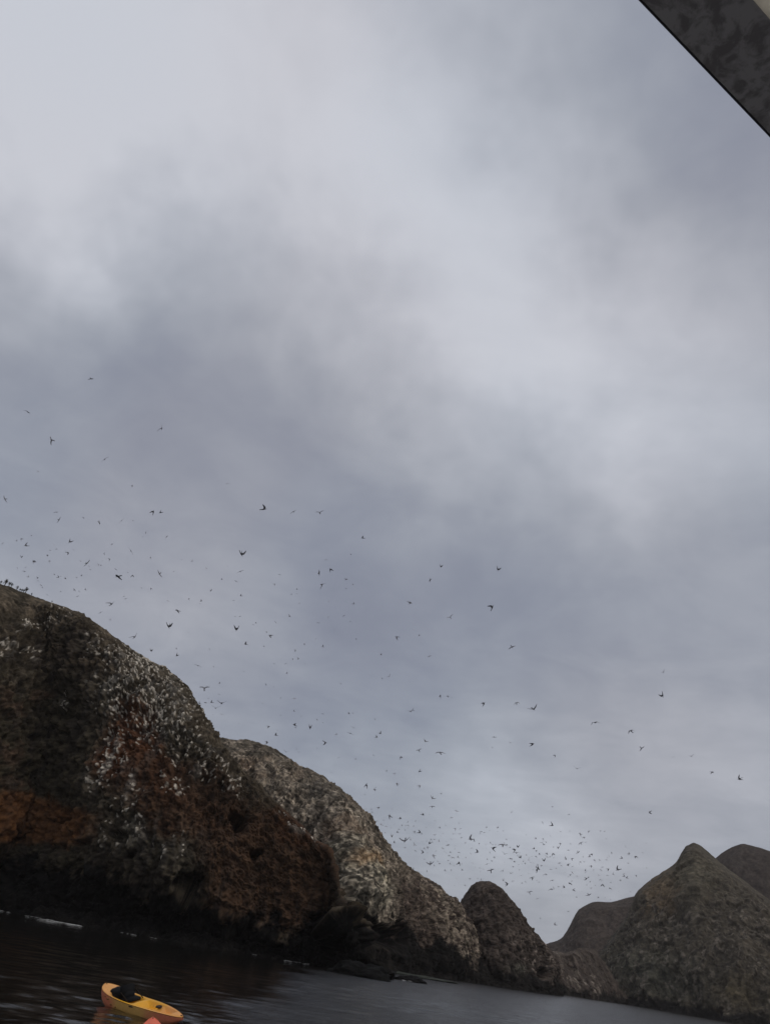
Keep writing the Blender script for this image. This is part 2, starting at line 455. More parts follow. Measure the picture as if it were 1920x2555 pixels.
    C = mixc(C, [.12, .075, .058], face * sstep(n1 + n2 * .4, .15, .4) * .45)
    C = mixc(C, [.135, .06, .032], .95 * sstep(blob(wx, wy, 360, 1915, 120, 70, 20) + .4 * blob(wx, wy, 330, 1780, 90, 70), .22, .5))
    C = mixc(C, [.105, .057, .036], .85 * sstep(blob(wx, wy, 450, 1990, 170, 90, 20), .2, .5))
    C = mixc(C, [.205, .10, .046], .95 * sstep(blob(wx, wy, 70, 2045, 190, 62, 4), .25, .55))
    C = mixc(C, [.10, .055, .03], sstep(blob(wx, wy, 110, 2050, 150, 70), .3, .6) * sstep(n3 + n2, .05, .5) * .7)
    C = mixc(C, [.06, .045, .034], .7 * blob(wx, wy, 560, 1965, 150, 50, 30))
    C = mixc(C, [.10, .06, .04], .9 * sstep(blob(wx, wy, 680, 2170, 210, 140, 20), .2, .5))
    C = mixc(C, [.095, .05, .03], .8 * sstep(blob(wx, wy, 745, 2075, 90, 45, 32), .3, .7))
    C = mixc(C, [.115, .07, .042], .5 * sstep(n2, .05, .45) * blob(wx, wy, 650, 2150, 140, 70, 0))
    C = mixc(C, [.085, .08, .066], .6 * blob(wx, wy, 420, 2120, 70, 55))
    C = mixc(C, [.15, .15, .135], .55 * blob(wx, wy, 330, 2080, 90, 60) * sstep(n2, -.1, .4))
    C = mixc(C, [.075, .065, .052], .85 * sstep(wx, 800, 850))
    C = .72 * C * np.array([1.12, 1.0, .84]) * np.clip(1 + .62 * n3 * (1 - .5 * clay), .3, 2)[..., None] * (1 + .4 * n2 * (1 - .3 * clay))[..., None]
    rear = np.arange(P.shape[1])[None] > nv
    wetless = sstep(up, .5, .8)
    white = np.array([.74, .66, .54])
    C = mixc(C, [.045, .036, .03], .55 * sstep(streak, .08, .45) * (1 - wetless) * (1 - .6 * clay))
    C = mixc(C, [.36, .33, .28], .38 * sstep(streak, .12, .5) * np.clip(dens * 1.4, 0, 1) * np.where(rear, 0, 1))
    C = C * (1 + .35 * hard * bl2 + .25 * hard * bl)[..., None] * (1 - .3 * hard * sstep(-jt2, -.12, -.02))[..., None]
    # grey lime film between the dashes
    C = mixc(C, [.21, .195, .17], .18 * np.clip(dens, 0, 1) * sstep(n2 + n3, -.1, .5))
    C = mixc(C, white * (1 + .25 * n3)[..., None], np.clip(np.where(rear, 0, dash) * 1.25, 0, 1))
    # black lichen and weed, with undercut shade painted in, higher on the left
    tide_shade = np.interp(px, [-500, 0, 150, 290, 420, 500, 570, 650, 740, 800, 900], [9.5, 9.5, 8.6, 7.2, 6.2, 5.4, 4.8, 4.4, 5.0, 7.0, 9.0])
    wet = sstep(-(P[..., 2] + 2.6 * n2 + 1.6 * n1 + .8 * n3), -tide_shade - .8, -tide_shade + 1.6)
    C = mixc(C, WET_SHADE * (1 + .8 * n3)[..., None], wet * .96)
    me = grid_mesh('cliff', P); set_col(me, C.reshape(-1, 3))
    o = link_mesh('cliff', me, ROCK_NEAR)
    tag(o, 'tall dark brown sea cliff streaked with white bird droppings at left', 'cliff', kind='structure')
    return P, nv
CLIFF, CLIFF_NV = build_cliff()

def build_headland():
    keys = [(300, 1855, 262, 480, 226), (525, 1846, 262, 600, 226), (600, 1849, 262, 680, 224), (660, 1864, 262, 730, 220), (705, 1884, 262, 770, 216), (745, 1912, 262, 800, 210), (765, 1917, 262, 820, 204), (795, 1932, 260, 840, 200), (836, 1971, 258, 865, 196), (903, 2038, 258, 900, 196), (962, 2110, 260, 935, 202),
            (1004, 2156, 264, 975, 222), (1076, 2198, 272, 1035, 242), (1118, 2232, 278, 1095, 256), (1148, 2257, 284, 1140, 264), (1162, 2330, 286, 1165, 270), (1186, 2400, 288, 1195, 276), (1228, 2456, 290, 1230, 282)]
    prof = [(-.04, -.05), (.02, -.01), (.10, .04), (.11, .08), (.05, .13), (.03, .2), (.08, .32), (.17, .45), (.32, .61), (.55, .79), (.8, .925), (1, 1)]
    nv, nb = 380, 30
    P = loft(keys, 560, prof, nv, nb, 70)
    px, py = project(P); NR = normals(P)
    hgt = np.maximum(P[..., 2].max(axis=1, keepdims=True), 1)
    crest = sstep(P[..., 2] / hgt, .86, .99)
    D = fbm(P, 20, 3) * 2.2 + ridged(P * np.array([1, 1, .5]), 8, 4) * 1.15 + fbm(P, 1.6, 3, .6) * .7
    hard = 1 - .6 * sstep(NR[..., 2], .5, .8)
    bl, jt = blocks((P + .8 * np.stack([fbm(P + 3, 3, 2), fbm(P + 13, 3, 2), fbm(P + 23, 3, 2)], -1)) * np.array([1, 1, .7]), 3.6, 9)
    bl2, jt2 = blocks(P * np.array([1, 1, .8]), 1.5, 60)
    D += hard * (.8 * bl + .4 * bl2)
    D *= 1 - .66 * crest
    wx = px + 18 * fbm(P, 11, 4, .6); wy = py + 16 * fbm(P + 50, 11, 4, .6)
    # the lime-crusted buttress and the hollow beside it
    D += 1.6 * sstep(blob(px, py, 878, 2215, 90, 130, -12), .1, .9)
    D -= 9 * sstep(blob(wx, wy, 905, 2330, 52, 40, 15), .35, .8) + 6 * sstep(blob(wx, wy, 975, 2340, 50, 40, 20), .3, .8)
    P = P + NR * D[..., None]
    P[:, :3, 2] = np.minimum(P[:, :3, 2], -1.2)
    n1, n2, n3 = fbm(P, 16, 4), fbm(P + 9, 5.0, 4, .6), fbm(P + 30, 1.7, 3, .65)
    st = fbm(P * np.array([1.5, 1.5, .7]), 3.2, 4, .6)
    C = np.zeros(px.shape + (3,)) + np.array([.335, .295, .24])
    C = mixc(C, [.52, .46, .375], sstep(n2, 0, .5) * .8)
    C = mixc(C, [.07, .062, .05], sstep(st + n2 * .5, -.02, .26) * .9)
    C = mixc(C, [.22, .15, .10], sstep(n1, .1, .4) * .35)
    C = mixc(C, [.10, .09, .072], .9 * sstep(P[..., 2] / hgt, .82, .93) * (.65 + n2))
    C = mixc(C, [.16, .15, .13], .7 * blob(wx, wy, 790, 1975, 60, 40, 40))
    right = sstep(wx, 935, 990) * sstep(wy, 2150, 2215)
    C = mixc(C, [.085, .066, .056], right * .92)
    sp = blob(wx, wy, 1105, 2270, 60, 38, 50) + blob(wx, wy, 1130, 2340, 36, 60, -20) + .8 * blob(wx, wy, 1040, 2205, 70, 20, 25) + .6 * blob(wx, wy, 1165, 2380, 30, 40, -20)
    C = mixc(C, [.27, .235, .19], np.clip(sp, 0, 1) * sstep(n3 + n2, -.25, .3) * .85)
    but = sstep(blob(wx, wy, 880, 2210, 75, 105, -10), .25, .6)
    C = mixc(C, [.13, .13, .11], but * .85)
    C = mixc(C, [.50, .46, .37], but * sstep(n3 + st * .8, .05, .45) * .8)
    C = mixc(C, [.55, .50, .38], .8 * sstep(blob(wx, wy, 925, 2185, 14, 60, -25), .3, .7) * sstep(n3, -.3, .2))
    C = mixc(C, [.36, .23, .12], .8 * blob(wx, wy, 905, 2155, 22, 14))
    streak = fbm(P * np.array([1.3, 1.3, .25]), 3.2, 4, .6)
    C = mixc(C, [.075, .064, .052], .5 * sstep(streak, .1, .45))
    C = C * (1 + .5 * bl2 * hard + .3 * bl * hard)[..., None] * (1 - .45 * sstep(-jt2, -.12, -.02))[..., None]
    C = .98 * C * np.array([1.07, 1.0, .92]) * np.clip(1 + .75 * n3, .3, 2)[..., None]
    tide_shade = np.interp(px, [700, 850, 950, 1050, 1130, 1230], [14, 13, 11.5, 10, 7.5, 5])  # band raised to paint in the darkness of the shadowed gap
    wet = sstep(-(P[..., 2] + 3.2 * n2 + 2.5 * n1 + .8 * n3), -tide_shade - .8, -tide_shade + 2.2)
    C = mixc(C, WET_SHADE * (1 + .8 * n3)[..., None], wet * .95)
    me = grid_mesh('headland', P); set_col(me, C.reshape(-1, 3))
    o = link_mesh('headland', me, ROCK_MID)
    tag(o, 'pale tan sloping headland behind the dark brown cliff', 'headland', kind='structure')
    return P, nv
HEAD, HEAD_NV = build_headland()

def build_stack():
    keys = [(1090, 2300, 306, 1120, 292), (1150, 2254, 306, 1150, 290), (1160, 2236, 307, 1180, 288), (1181, 2207, 308, 1210, 287), (1200, 2201, 309, 1235, 286), (1223, 2203, 310, 1255, 287), (1249, 2219, 312, 1275, 290), (1287, 2262, 316, 1300, 296), (1317, 2308, 320, 1325, 304),
            (1346, 2342, 324, 1345, 311), (1362, 2370, 327, 1360, 317), (1376, 2412, 330, 1375, 322), (1388, 2468, 332, 1390, 327)]
    prof = [(-.05, -.06), (.02, -.01), (.06, .05), (.05, .12), (.10, .25), (.2, .42), (.34, .6), (.52, .78), (.75, .92), (1, 1)]
    nv, nb = 220, 20
    P = loft(keys, 240, prof, nv, nb, 28)
    px, py = project(P); NR = normals(P)
    hgt = np.maximum(P[..., 2].max(axis=1, keepdims=True), 1)
    D = fbm(P, 14, 3) * 1.6 + ridged(P * np.array([1, 1, .45]), 7, 4) * 1.0 + fbm(P, 1.8, 3, .6) * .6
    bl, jt = blocks(P * np.array([1, 1, .6]), 3.8, 5); bl2, jt2 = blocks(P, 1.7, 80)
    D += 1.1 * bl + .5 * bl2
    D *= 1 - .7 * sstep(P[..., 2] / hgt, .84, .99)
    D -= 4 * sstep(blob(px, py, 1347, 2430, 18, 18), .3, .7)
    P = P + NR * D[..., None]; P[:, :3, 2] = np.minimum(P[:, :3, 2], -1.2)
    n2, n3 = fbm(P + 9, 6.0, 4, .6), fbm(P + 30, 1.9, 3, .65)
    C = np.zeros(px.shape + (3,)) + np.array([.098, .083, .072])
    C = mixc(C, [.14, .12, .105], sstep(n2, .05, .5) * .7)
    C = mixc(C, [.065, .055, .048], sstep(n3, .05, .4) * .6)
    C = mixc(C, [.30, .27, .24], sstep(n3 + n2 * .6, .32, .6) * .6 * (blob(px, py, 1310, 2380, 70, 50) + blob(px, py, 1350, 2400, 30, 50)))
    C = mixc(C, [.15, .17, .14], .6 * blob(px, py, 1285, 2418, 25, 14))
    C = C * (1 + .5 * bl2 + .3 * bl)[..., None] * (1 - .4 * sstep(-jt2, -.12, -.02))[..., None]
    C = .72 * C * np.array([1.1, 1.0, .93]) * (1 + .5 * n3)[..., None]
    wet = sstep(-(P[..., 2] + 2 * n2 + n3), -6.0, -3.0)
    C = mixc(C, WET_SHADE * 1.3, wet * .92)
    me = grid_mesh('sea_stack', P); set_col(me, C.reshape(-1, 3))
    o = link_mesh('sea_stack', me, ROCK_MID)
    tag(o, 'rounded dark sea stack just right of the tan headland', 'rock')
build_stack()

def simple_land(name, keys, nu, nv, back, prof, amp, cols, mat, label, cat, kind='structure', zone=None, wet_h=4.0, crag=.35):
    P = loft(keys, nu, prof, nv, 18, back)
    px, py = project(P); NR = normals(P)
    hgt = np.maximum(P[..., 2].max(axis=1, keepdims=True), 1)
    D = (fbm(P, 34, 3) * 2.4 + ridged(P * np.array([1, 1, .5]), 15, 5) * 1.7 + fbm(P, 3, 3, .6) * .55) * amp
    bl, jt = blocks(P * np.array([1, 1, .55]), 8.5, 3)
    bl2, jt2 = blocks(P * np.array([1, 1, .7]), 3.2, 21)
    D += (3.4 * bl + 1.3 * bl2) * crag
    D *= 1 - .84 * sstep(P[..., 2] / hgt, .84, .97)
    P = P + NR * D[..., None]; P[:, :3, 2] = np.minimum(P[:, :3, 2], -1.2)
    n1, n2, n3 = fbm(P, 40, 4), fbm(P + 9, 12, 4, .6), fbm(P + 30, 3.4, 4, .65)
    C = np.zeros(px.shape + (3,)) + np.array(cols[0])
    C = mixc(C, cols[1], sstep(n2 + .5 * n1, 0, .5)); C = mixc(C, cols[2], sstep(n3 + .4 * n2, .05, .5) * .8)
    if zone: C = zone(C, px, py, P, n1, n2, n3)
    C = C * (1 + crag * (.6 * bl2 + .4 * bl))[..., None] * (1 - .45 * crag * sstep(-jt2, -.12, -.02))[..., None]
    C = .80 * C * np.array([1.08, 1.0, .9]) * np.clip(1 + .42 * n3, .3, 2)[..., None]
    wet = sstep(-(P[..., 2] + 2 * n2 + n3), -wet_h - 1, -wet_h + 1.6)
    C = mixc(C, WET_SHADE * 1.6, wet * .9)
    me = grid_mesh(name, P); set_col(me, C.reshape(-1, 3))
    o = link_mesh(name, me, mat)
    return tag(o, label, cat, kind=kind)
HILL = [(-.04, -.05), (.02, -.01), (.05, .06), (.10, .2), (.22, .4), (.4, .6), (.62, .79), (.83, .93), (1, 1)]

def peak_zone(C, px, py, P, n1, n2, n3):
    wx, wy = px + 22 * n2, py + 20 * n1
    streak = fbm(P * np.array([1.6, 1.6, .32]), 7, 4, .6)
    C = mixc(C, [.19, .145, .095], .75 * sstep(blob(wx, wy, 1660, 2225, 50, 75, 30), .2, .7))
    C = mixc(C, [.135, .125, .095], .8 * blob(wx, wy, 1735, 2180, 75, 60))
    C = mixc(C, [.058, .052, .045], .85 * sstep(wy, 2230, 2290) * sstep(streak, -.02, .22))
    C = mixc(C, [.09, .10, .082], .55 * blob(wx, wy, 1640, 2440, 110, 60, 20))
    C = mixc(C, [.21, .19, .165], .6 * sstep(n3 + streak * .8, .35, .7) * sstep(wy, 2220, 2300))
    return mixc(C, [.15, .125, .07], .5 * blob(wx, wy, 1850, 2490, 50, 40))
simple_land('rocky_peak', [(1430, 2440, 520, 1455, 492), (1490, 2385, 527, 1510, 482), (1535, 2325, 537, 1550, 472), (1565, 2285, 547, 1580, 466), (1584, 2237, 556, 1610, 462), (1595, 2220, 559, 1625, 460), (1629, 2192, 563, 1650, 460), (1666, 2167, 567, 1680, 458), (1687, 2150, 569, 1700, 456), (1700, 2127, 571, 1712, 455), (1713, 2111, 572, 1724, 455), (1730, 2104, 572, 1740, 454),
    (1746, 2111, 572, 1756, 453), (1763, 2125, 570, 1772, 452), (1784, 2142, 568, 1795, 450), (1830, 2180, 562, 1850, 445), (1920, 2250, 550, 1940, 440), (2050, 2350, 530, 2080, 430), (2200, 2480, 500, 2200, 425)],
    420, 300, 90, HILL, 1.0, ([.105, .095, .078], [.13, .115, .092], [.075, .068, .056]), ROCK_FAR, 'olive brown rocky peak rising from the water at right', 'hill', zone=peak_zone, crag=.6)
simple_land('far_hill', [(1600, 2330, 770, 1620, 700), (1700, 2215, 770, 1700, 695), (1784, 2142, 770, 1770, 690), (1810, 2123, 770, 1800, 690), (1831, 2112, 770, 1825, 690), (1852, 2106, 770, 1850, 690), (1877, 2111, 770, 1880, 690), (1920, 2125, 770, 1920, 690), (2050, 2170, 770, 2050, 690), (2250, 2260, 770, 2230, 690)],
    220, 90, 160, HILL, .7, ([.082, .07, .066], [.09, .078, .072], [.07, .061, .057]), ROCK_FAR, 'smooth dark hill behind the rocky peak at the right edge', 'hill')
simple_land('low_hill', [(1300, 2420, 760, 1310, 700), (1359, 2358, 760, 1360, 690), (1397, 2344, 760, 1395, 680), (1410, 2329, 760, 1410, 680), (1426, 2300, 760, 1425, 680), (1443, 2270, 760, 1445, 680), (1473, 2253, 760, 1470, 680), (1490, 2250, 760, 1490, 680), (1523, 2251, 760, 1523, 680), (1557, 2243, 760, 1557, 680), (1584, 2237, 760, 1584, 680), (1640, 2235, 760, 1640, 680), (1700, 2290, 760, 1700, 690)],
    260, 90, 140, HILL, .7, ([.088, .074, .068], [.098, .083, .076], [.076, .065, .06]), ROCK_FAR, 'low smooth hill in the gap between the sea stack and the peak', 'hill')
def ledge_zone(C, px, py, P, n1, n2, n3):
    return mixc(C, [.32, .29, .26], .75 * sstep(n3 + .6 * n2, .22, .6) * (blob(px, py, 1360, 2385, 40, 16) + blob(px, py, 1420, 2450, 60, 20, 20) + blob(px, py, 1465, 2440, 14, 50, -25)))
simple_land('shore_ledge', [(1310, 2440, 398, 1310, 384), (1345, 2376, 406, 1345, 388), (1385, 2374, 412, 1385, 394), (1412, 2380, 418, 1410, 400), (1440, 2366, 428, 1440, 405), (1478, 2368, 440, 1480, 415), (1508, 2402, 446, 1510, 430), (1530, 2442, 452, 1532, 440), (1556, 2494, 460, 1560, 452)],
    260, 150, 34, HILL, .62, ([.10, .084, .076], [.125, .108, .098], [.07, .06, .054]), ROCK_MID, 'low broken rock ledge along the water between sea stack and peak', 'rock', kind=None, zone=ledge_zone, wet_h=3.2, crag=.7)

def lump(name, x, y, sx, sy, sz, rot, colr, label, seed, mat=ROCK_NEAR):
    c = on_water(x, y)
    nu, nv = 48, 22
    a = np.linspace(0, 2 * math.pi, nu, endpoint=False)[:, None]; b = np.linspace(-.5, math.pi / 2, nv)[None]
    p = np.stack([np.cos(a) * np.cos(b), np.sin(a) * np.cos(b), np.sin(b) + 0 * a], -1)
    p *= (1 + .45 * fbm(p + seed * 7.7, 1.0, 4, .55))[..., None]
    p = p * np.array([sx, sy, sz])
    cr_, sr_ = math.cos(rot), math.sin(rot)
    q = p.copy(); q[..., 0] = cr_ * p[..., 0] - sr_ * p[..., 1]; q[..., 1] = sr_ * p[..., 0] + cr_ * p[..., 1]
    me = grid_mesh(name, q, wrap=True)
    n3 = fbm(q + seed, .8, 3)
    set_col(me, np.clip(np.array(colr)[None, None] * (1 + .8 * n3)[..., None], .004, .6).reshape(-1, 3))
    o = link_mesh(name, me, mat); o.location = (c[0], c[1], -.05)
    return tag(o, label, 'rock')
lump('tide_rock', 1022, 2449, 2.6, 1.6, .75, .2, (.008, .007, .007), 'small black rock awash just off the point of the cliff', 3)
lump('tide_rock', 895, 2436, 4.2, 3.0, 1.8, -.1, (.006, .006, .0055), 'low black rock at the foot of the cliff point', 11)
lump('weed_shelf', 1045, 2438, 10, 14, .4, .1, (.05, .055, .044), 'low grey green weedy rock shelf in front of the tan headland', 5)
# ------------------------------------------------------------------ foam along the shore
def build_foam():
    V, F = [], []
    r3 = random.Random(5)
    def patch(c, L, W, ang, n=14):
        k = len(V); V.append((c[0], c[1], c[2]))
        for i in range(n):
            t = 6.283 * i / n; q = r3.uniform(.45, 1.15)
            dx, dy = math.cos(t) * L * q, math.sin(t) * W * q
            V.append((c[0] + dx * math.cos(ang) - dy * math.sin(ang), c[1] + dx * math.sin(ang) + dy * math.cos(ang), c[2] - .03))
        F.extend((k, k + 1 + i, k + 1 + (i + 1) % n) for i in range(n))
    def run(pts, n, L, W, z=.1):
        for _ in range(n):
            t = r3.random() * (len(pts) - 1); i = int(t); f = t - i
            x = pts[i][0] + (pts[i + 1][0] - pts[i][0]) * f; y = pts[i][1] + (pts[i + 1][1] - pts[i][1]) * f
            w = pts[i][2] + (pts[i + 1][2] - pts[i][2]) * f
            p = on_water(x, y + r3.gauss(0, 1) * w)
            p[2] = z + r3.random() * .04
            s = r3.uniform(.35, 1.0)
            patch(p, L * s, W * s, r3.uniform(-.25, .25))
    run([(-80, 2262, 1), (0, 2272, 1.5), (60, 2278, 2.8), (100, 2289, 4.2), (143, 2301, 1.6), (200, 2312, .6)], 300, .6, .45)
    run([(265, 2321, .5), (400, 2346, .4)], 7, .5, .12)
    run([(628, 2383, .8), (650, 2385, .8)], 9, .45, .25); run([(700, 2396, .6), (770, 2408, .6)], 12, .5, .16)
    run([(1585, 2506, 1), (1640, 2516, 1.2)], 60, 1.3, .7, .12); run([(1785, 2543, .6), (1795, 2545, .6)], 8, 1.2, .8, .12)
    run([(1000, 2447, 1), (1040, 2449, 1.2)], 16, .5, .3)
    o = mesh_from('sea_foam', V, F, plain('foam', (.62, .62, .6), .9, .1, .2, 3))
    tag(o, 'thin white foam washing along the foot of the cliffs', 'foam', kind='stuff')
build_foam()

# ------------------------------------------------------------------ kayaks
def kayak_mat(name, mid, end, half):
    mt, t, b = principled(name, .42, .45)
    g = N('ShaderNodeTexCoord', t); sp = N('ShaderNodeSeparateXYZ', t); link(g.outputs['Object'], sp.inputs[0], t)
    nz = noise(g.outputs['Object'], 1.7, 3, .5, t)
    v = math_node('MULTIPLY_ADD', math_node('SUBTRACT', nz.outputs['Fac'], .5, tree=t), .9, math_node('ABSOLUTE', math_node('DIVIDE', sp.outputs[0], half, tree=t), tree=t), tree=t)
    r_ = N('ShaderNodeValToRGB', t)
    r_.color_ramp.elements[0].position, r_.color_ramp.elements[0].color = .34, (*mid, 1)
    r_.color_ramp.elements[1].position, r_.color_ramp.elements[1].color = .78, (*end, 1)
    link(v, r_.inputs[0], t)
    n2_ = noise(g.outputs['Object'], 9, 4, .6, t)
    mr = N('ShaderNodeMapRange', t); mr.inputs['To Min'].default_value, mr.inputs['To Max'].default_value = .78, 1.15
    link(n2_.outputs['Fac'], mr.inputs['Value'], t)
    mul = N('ShaderNodeVectorMath', t, operation='SCALE'); link(r_.outputs[0], mul.inputs[0], t); link(mr.outputs[0], mul.inputs['Scale'], t)
    link(mul.outputs[0], b.inputs['Base Color'], t)
    return mt
BLACK = plain('black_foam', (.008, .008, .009), .85, .2, .3, 8)
DARK = plain('dark_rubber', (.03, .018, .01), .7, .3, .3, 8)
CREASE = plain('faded_print', (.42, .19, .06), .7, .3, .3, 14)

def section(s, H):
    """half-breadth, sheer and keel height along the length, s in -1..1"""
    e = abs(s); ri = H['rise'] if s < 0 else H['rise2']; fu = H['full'] if s < 0 else 2.0
    hb = H['beam'] / 2 * max(1 - e ** fu, 0) ** .66 + .012
    sheer = H['free'] + ri * e ** 2.4
    keel = -.10 + (sheer + .04) * max(0, (e - .60) / .40) ** (2.4 if s < 0 else 1.6)
    return hb, sheer, keel
def build_kayak(name, H, mats, label, seats):
    root = empty(name)
    tag(root, label, 'kayak', 'kayaks on the water')
    Lh = H['len'] / 2; n = 49
    ss = [math.sin((i / (n - 1) - .5) * math.pi) for i in range(n)]
    # hull: keel - chine - bilge - gunwale, port and starboard
    V, F = [], []
    m_ = 13
    for s in ss:
        hb, sh, ke = section(s, H)
        for j in range(m_):
            a = (j / (m_ - 1) - .5) * math.pi
            y = math.sin(a); z = math.cos(a)
            yy = hb * math.copysign(abs(y) ** .72, y); zz_ = sh - (sh - ke) * abs(z) ** .55
            V.append((s * Lh, yy, zz_))
    for i in range(n - 1):
        for j in range(m_ - 1):
            a = i * m_ + j; F.append((a, a + 1, a + m_ + 1, a + m_))
    hull = mesh_from('hull', V, F, mats[0], root)
    # deck: rolled gunwale, then dished wells
    V, F = [], []
    m2 = 17
    for s in ss:
        hb, sh, ke = section(s, H)
        for j in range(m2):
            y = -1 + 2 * j / (m2 - 1)
            lip = .035 * math.exp(-((abs(y) - .93) / .08) ** 2)
            well = 0
            for (c, hl, dep) in H['wells']:
                well = max(well, dep * min(1, max(0, (1 - abs(s - c) / hl) * 5)) * min(1, max(0, (1 - abs(y) / .78) * 5)))
            crown = .05 * (1 - y * y) * (1 if abs(s) > .6 else .4)
            V.append((s * Lh * .995, hb * y * .985, max(sh + lip + crown - well, ke + .02)))
    for i in range(n - 1):
        for j in range(m2 - 1):
            a = i * m2 + j; F.append((a, a + m2, a + m2 + 1, a + 1))
    deckp = mesh_from('deck', V, F, mats[1], root)
    def box(nm, c, d, mat, parent, rot=0.0, bev=.02):
        bm = bmesh.new(); bmesh.ops.create_cube(bm, size=1)
        for v in bm.verts: v.co = Vector((v.co.x * d[0], v.co.y * d[1], v.co.z * d[2]))
        bmesh.ops.bevel(bm, geom=list(bm.edges), offset=bev, segments=2, affect='EDGES')
        bmesh.ops.rotate(bm, verts=bm.verts, cent=(0, 0, 0), matrix=Matrix.Rotation(rot, 3, 'Y'))
        bmesh.ops.translate(bm, verts=bm.verts, vec=c)
        me = bpy.data.meshes.new(nm); bm.to_mesh(me); bm.free()
        me.polygons.foreach_set('use_smooth', [True] * len(me.polygons))
        return link_mesh(nm, me, mat, parent)
    for (c, hl, dep) in H['wells']:                          # foot ribs moulded in the wells
        for k in range(3):
            hb, sh, ke = section(c, H)
            box('foot_rib', ((c + hl * (-.35 + .3 * k)) * Lh, 0, sh - dep + .035), (.05, hb * 1.1, .05), mats[1], deckp, bev=.012)
    for c in seats:
        hb, sh, ke = section(c, H)
        st = box('seat', (c * Lh, 0, sh + .0), (.42, hb * 1.3, .10), BLACK, root, bev=.03)
        box('seat_back', (c * Lh - .24, 0, sh + .20), (.09, hb * 1.35, .42), BLACK, st, rot=-.22, bev=.035)
        for sd in (-1, 1):
            box('strap', (c * Lh + .02, sd * hb * .72, sh + .12), (.5, .02, .035), DARK, st, rot=.45, bev=.006)
    # gear, hatch, handles, bow toggles, rubbed print on the side
    for c in H['hatches']:
        hb, sh, ke = section(c, H)
        bm = bmesh.new(); bmesh.ops.create_cone(bm, cap_ends=True, segments=24, radius1=.115, radius2=.105, depth=.035)
        bmesh.ops.translate(bm, verts=bm.verts, vec=(c * Lh, 0, sh + .05 + H.get('hz', 0)))
        me = bpy.data.meshes.new('hatch'); bm.to_mesh(me); bm.free(); link_mesh('hatch', me, DARK, root)
    for sd in (-1, 1):
        hb, sh, ke = section(.0, H)
        box('side_handle', (-.02, sd * (hb + .012), sh - .03), (.2, .022, .035), DARK, root, bev=.008)
        for c, w, dz in ((-.62, .13, .02), (-.52, .10, -.085), (-.40, .09, -.10), (-.70, .06, .05)):
            hb, sh, ke = section(c, H)
            box('print_mark', (c * Lh, sd * (hb - .004), sh - .12 + dz), (w, .018, .05), CREASE, hull, bev=.004)
    for sd in (-1, 1):
        hb, sh, ke = section(sd * .96, H)
        box('toggle', (sd * Lh * .965, 0, sh + .05), (.10, .03, .03), DARK, root, bev=.01)
    return root
def place(root, pl, pr, lift, roll, pitch, k=0.0):
    """sit a kayak on the water between two points seen at photo pixels"""
    a, b = on_water(*pl), on_water(*pr)
    c = (a + b) / 2; d = b - a
    root.rotation_euler = (Matrix.Rotation(math.atan2(d[1], d[0]), 4, 'Z') @ Matrix.Rotation(pitch, 4, 'Y') @ Matrix.Rotation(roll, 4, 'X')).to_euler()
    root.location = (c[0], c[1], lift)
    return float(np.linalg.norm(d))
YH = kayak_mat('yellow_hull', (.93, .54, .16), (.90, .28, .15), 1.8)
YD = kayak_mat('yellow_deck', (.95, .46, .025), (.92, .42, .10), 1.8)
RH = kayak_mat('red_hull', (.86, .11, .05), (.90, .16, .07), 1.7)
K1 = dict(len=4.3, beam=.88, free=.35, rise=.21, rise2=-.07, full=6.5, wells=[(-.36, .26, .17), (.22, .20, .16), (.62, .15, .13)], hatches=[.42], hz=.0)
ky = build_kayak('kayak', K1, (YH, YD), 'yellow and orange sit-on kayak with a black seat, afloat at lower left', [-.28])
place(ky, (258, 2506), (452, 2560), .02, R(14), R(1.5))
# black kit bag lashed behind the seat
def bag():
    a = np.linspace(0, 2 * math.pi, 28, endpoint=False)[:, None]; b = np.linspace(-math.pi / 2, math.pi / 2, 16)[None]
    p = np.stack([np.cos(a) * np.cos(b), np.sin(a) * np.cos(b), np.sin(b) + 0 * a], -1)
    p = np.sign(p) * np.abs(p) ** .8 * (1 + .22 * fbm(p + 4, .9, 3))[..., None] * np.array([.46, .31, .22])
    o = link_mesh('kit_bag', grid_mesh('kit_bag', p, wrap=True), BLACK)
    tag(o, 'black kit bag lying in the yellow kayak', 'bag')
    o.matrix_world = ky.matrix_basis @ Matrix.Translation((-1.15, 0, .40))
    return o
bag()
K2 = dict(len=3.4, beam=.78, free=.27, rise=.24, rise2=.1, full=3.0, wells=[(-.3, .25, .16), (.3, .25, .16)], hatches=[.6])
k2 = build_kayak('kayak', K2, (RH, RH), 'red kayak of which only the raised bow shows at the bottom edge', [.15])
place(k2, (350, 2574), (420, 2740), .02, R(4), R(4))

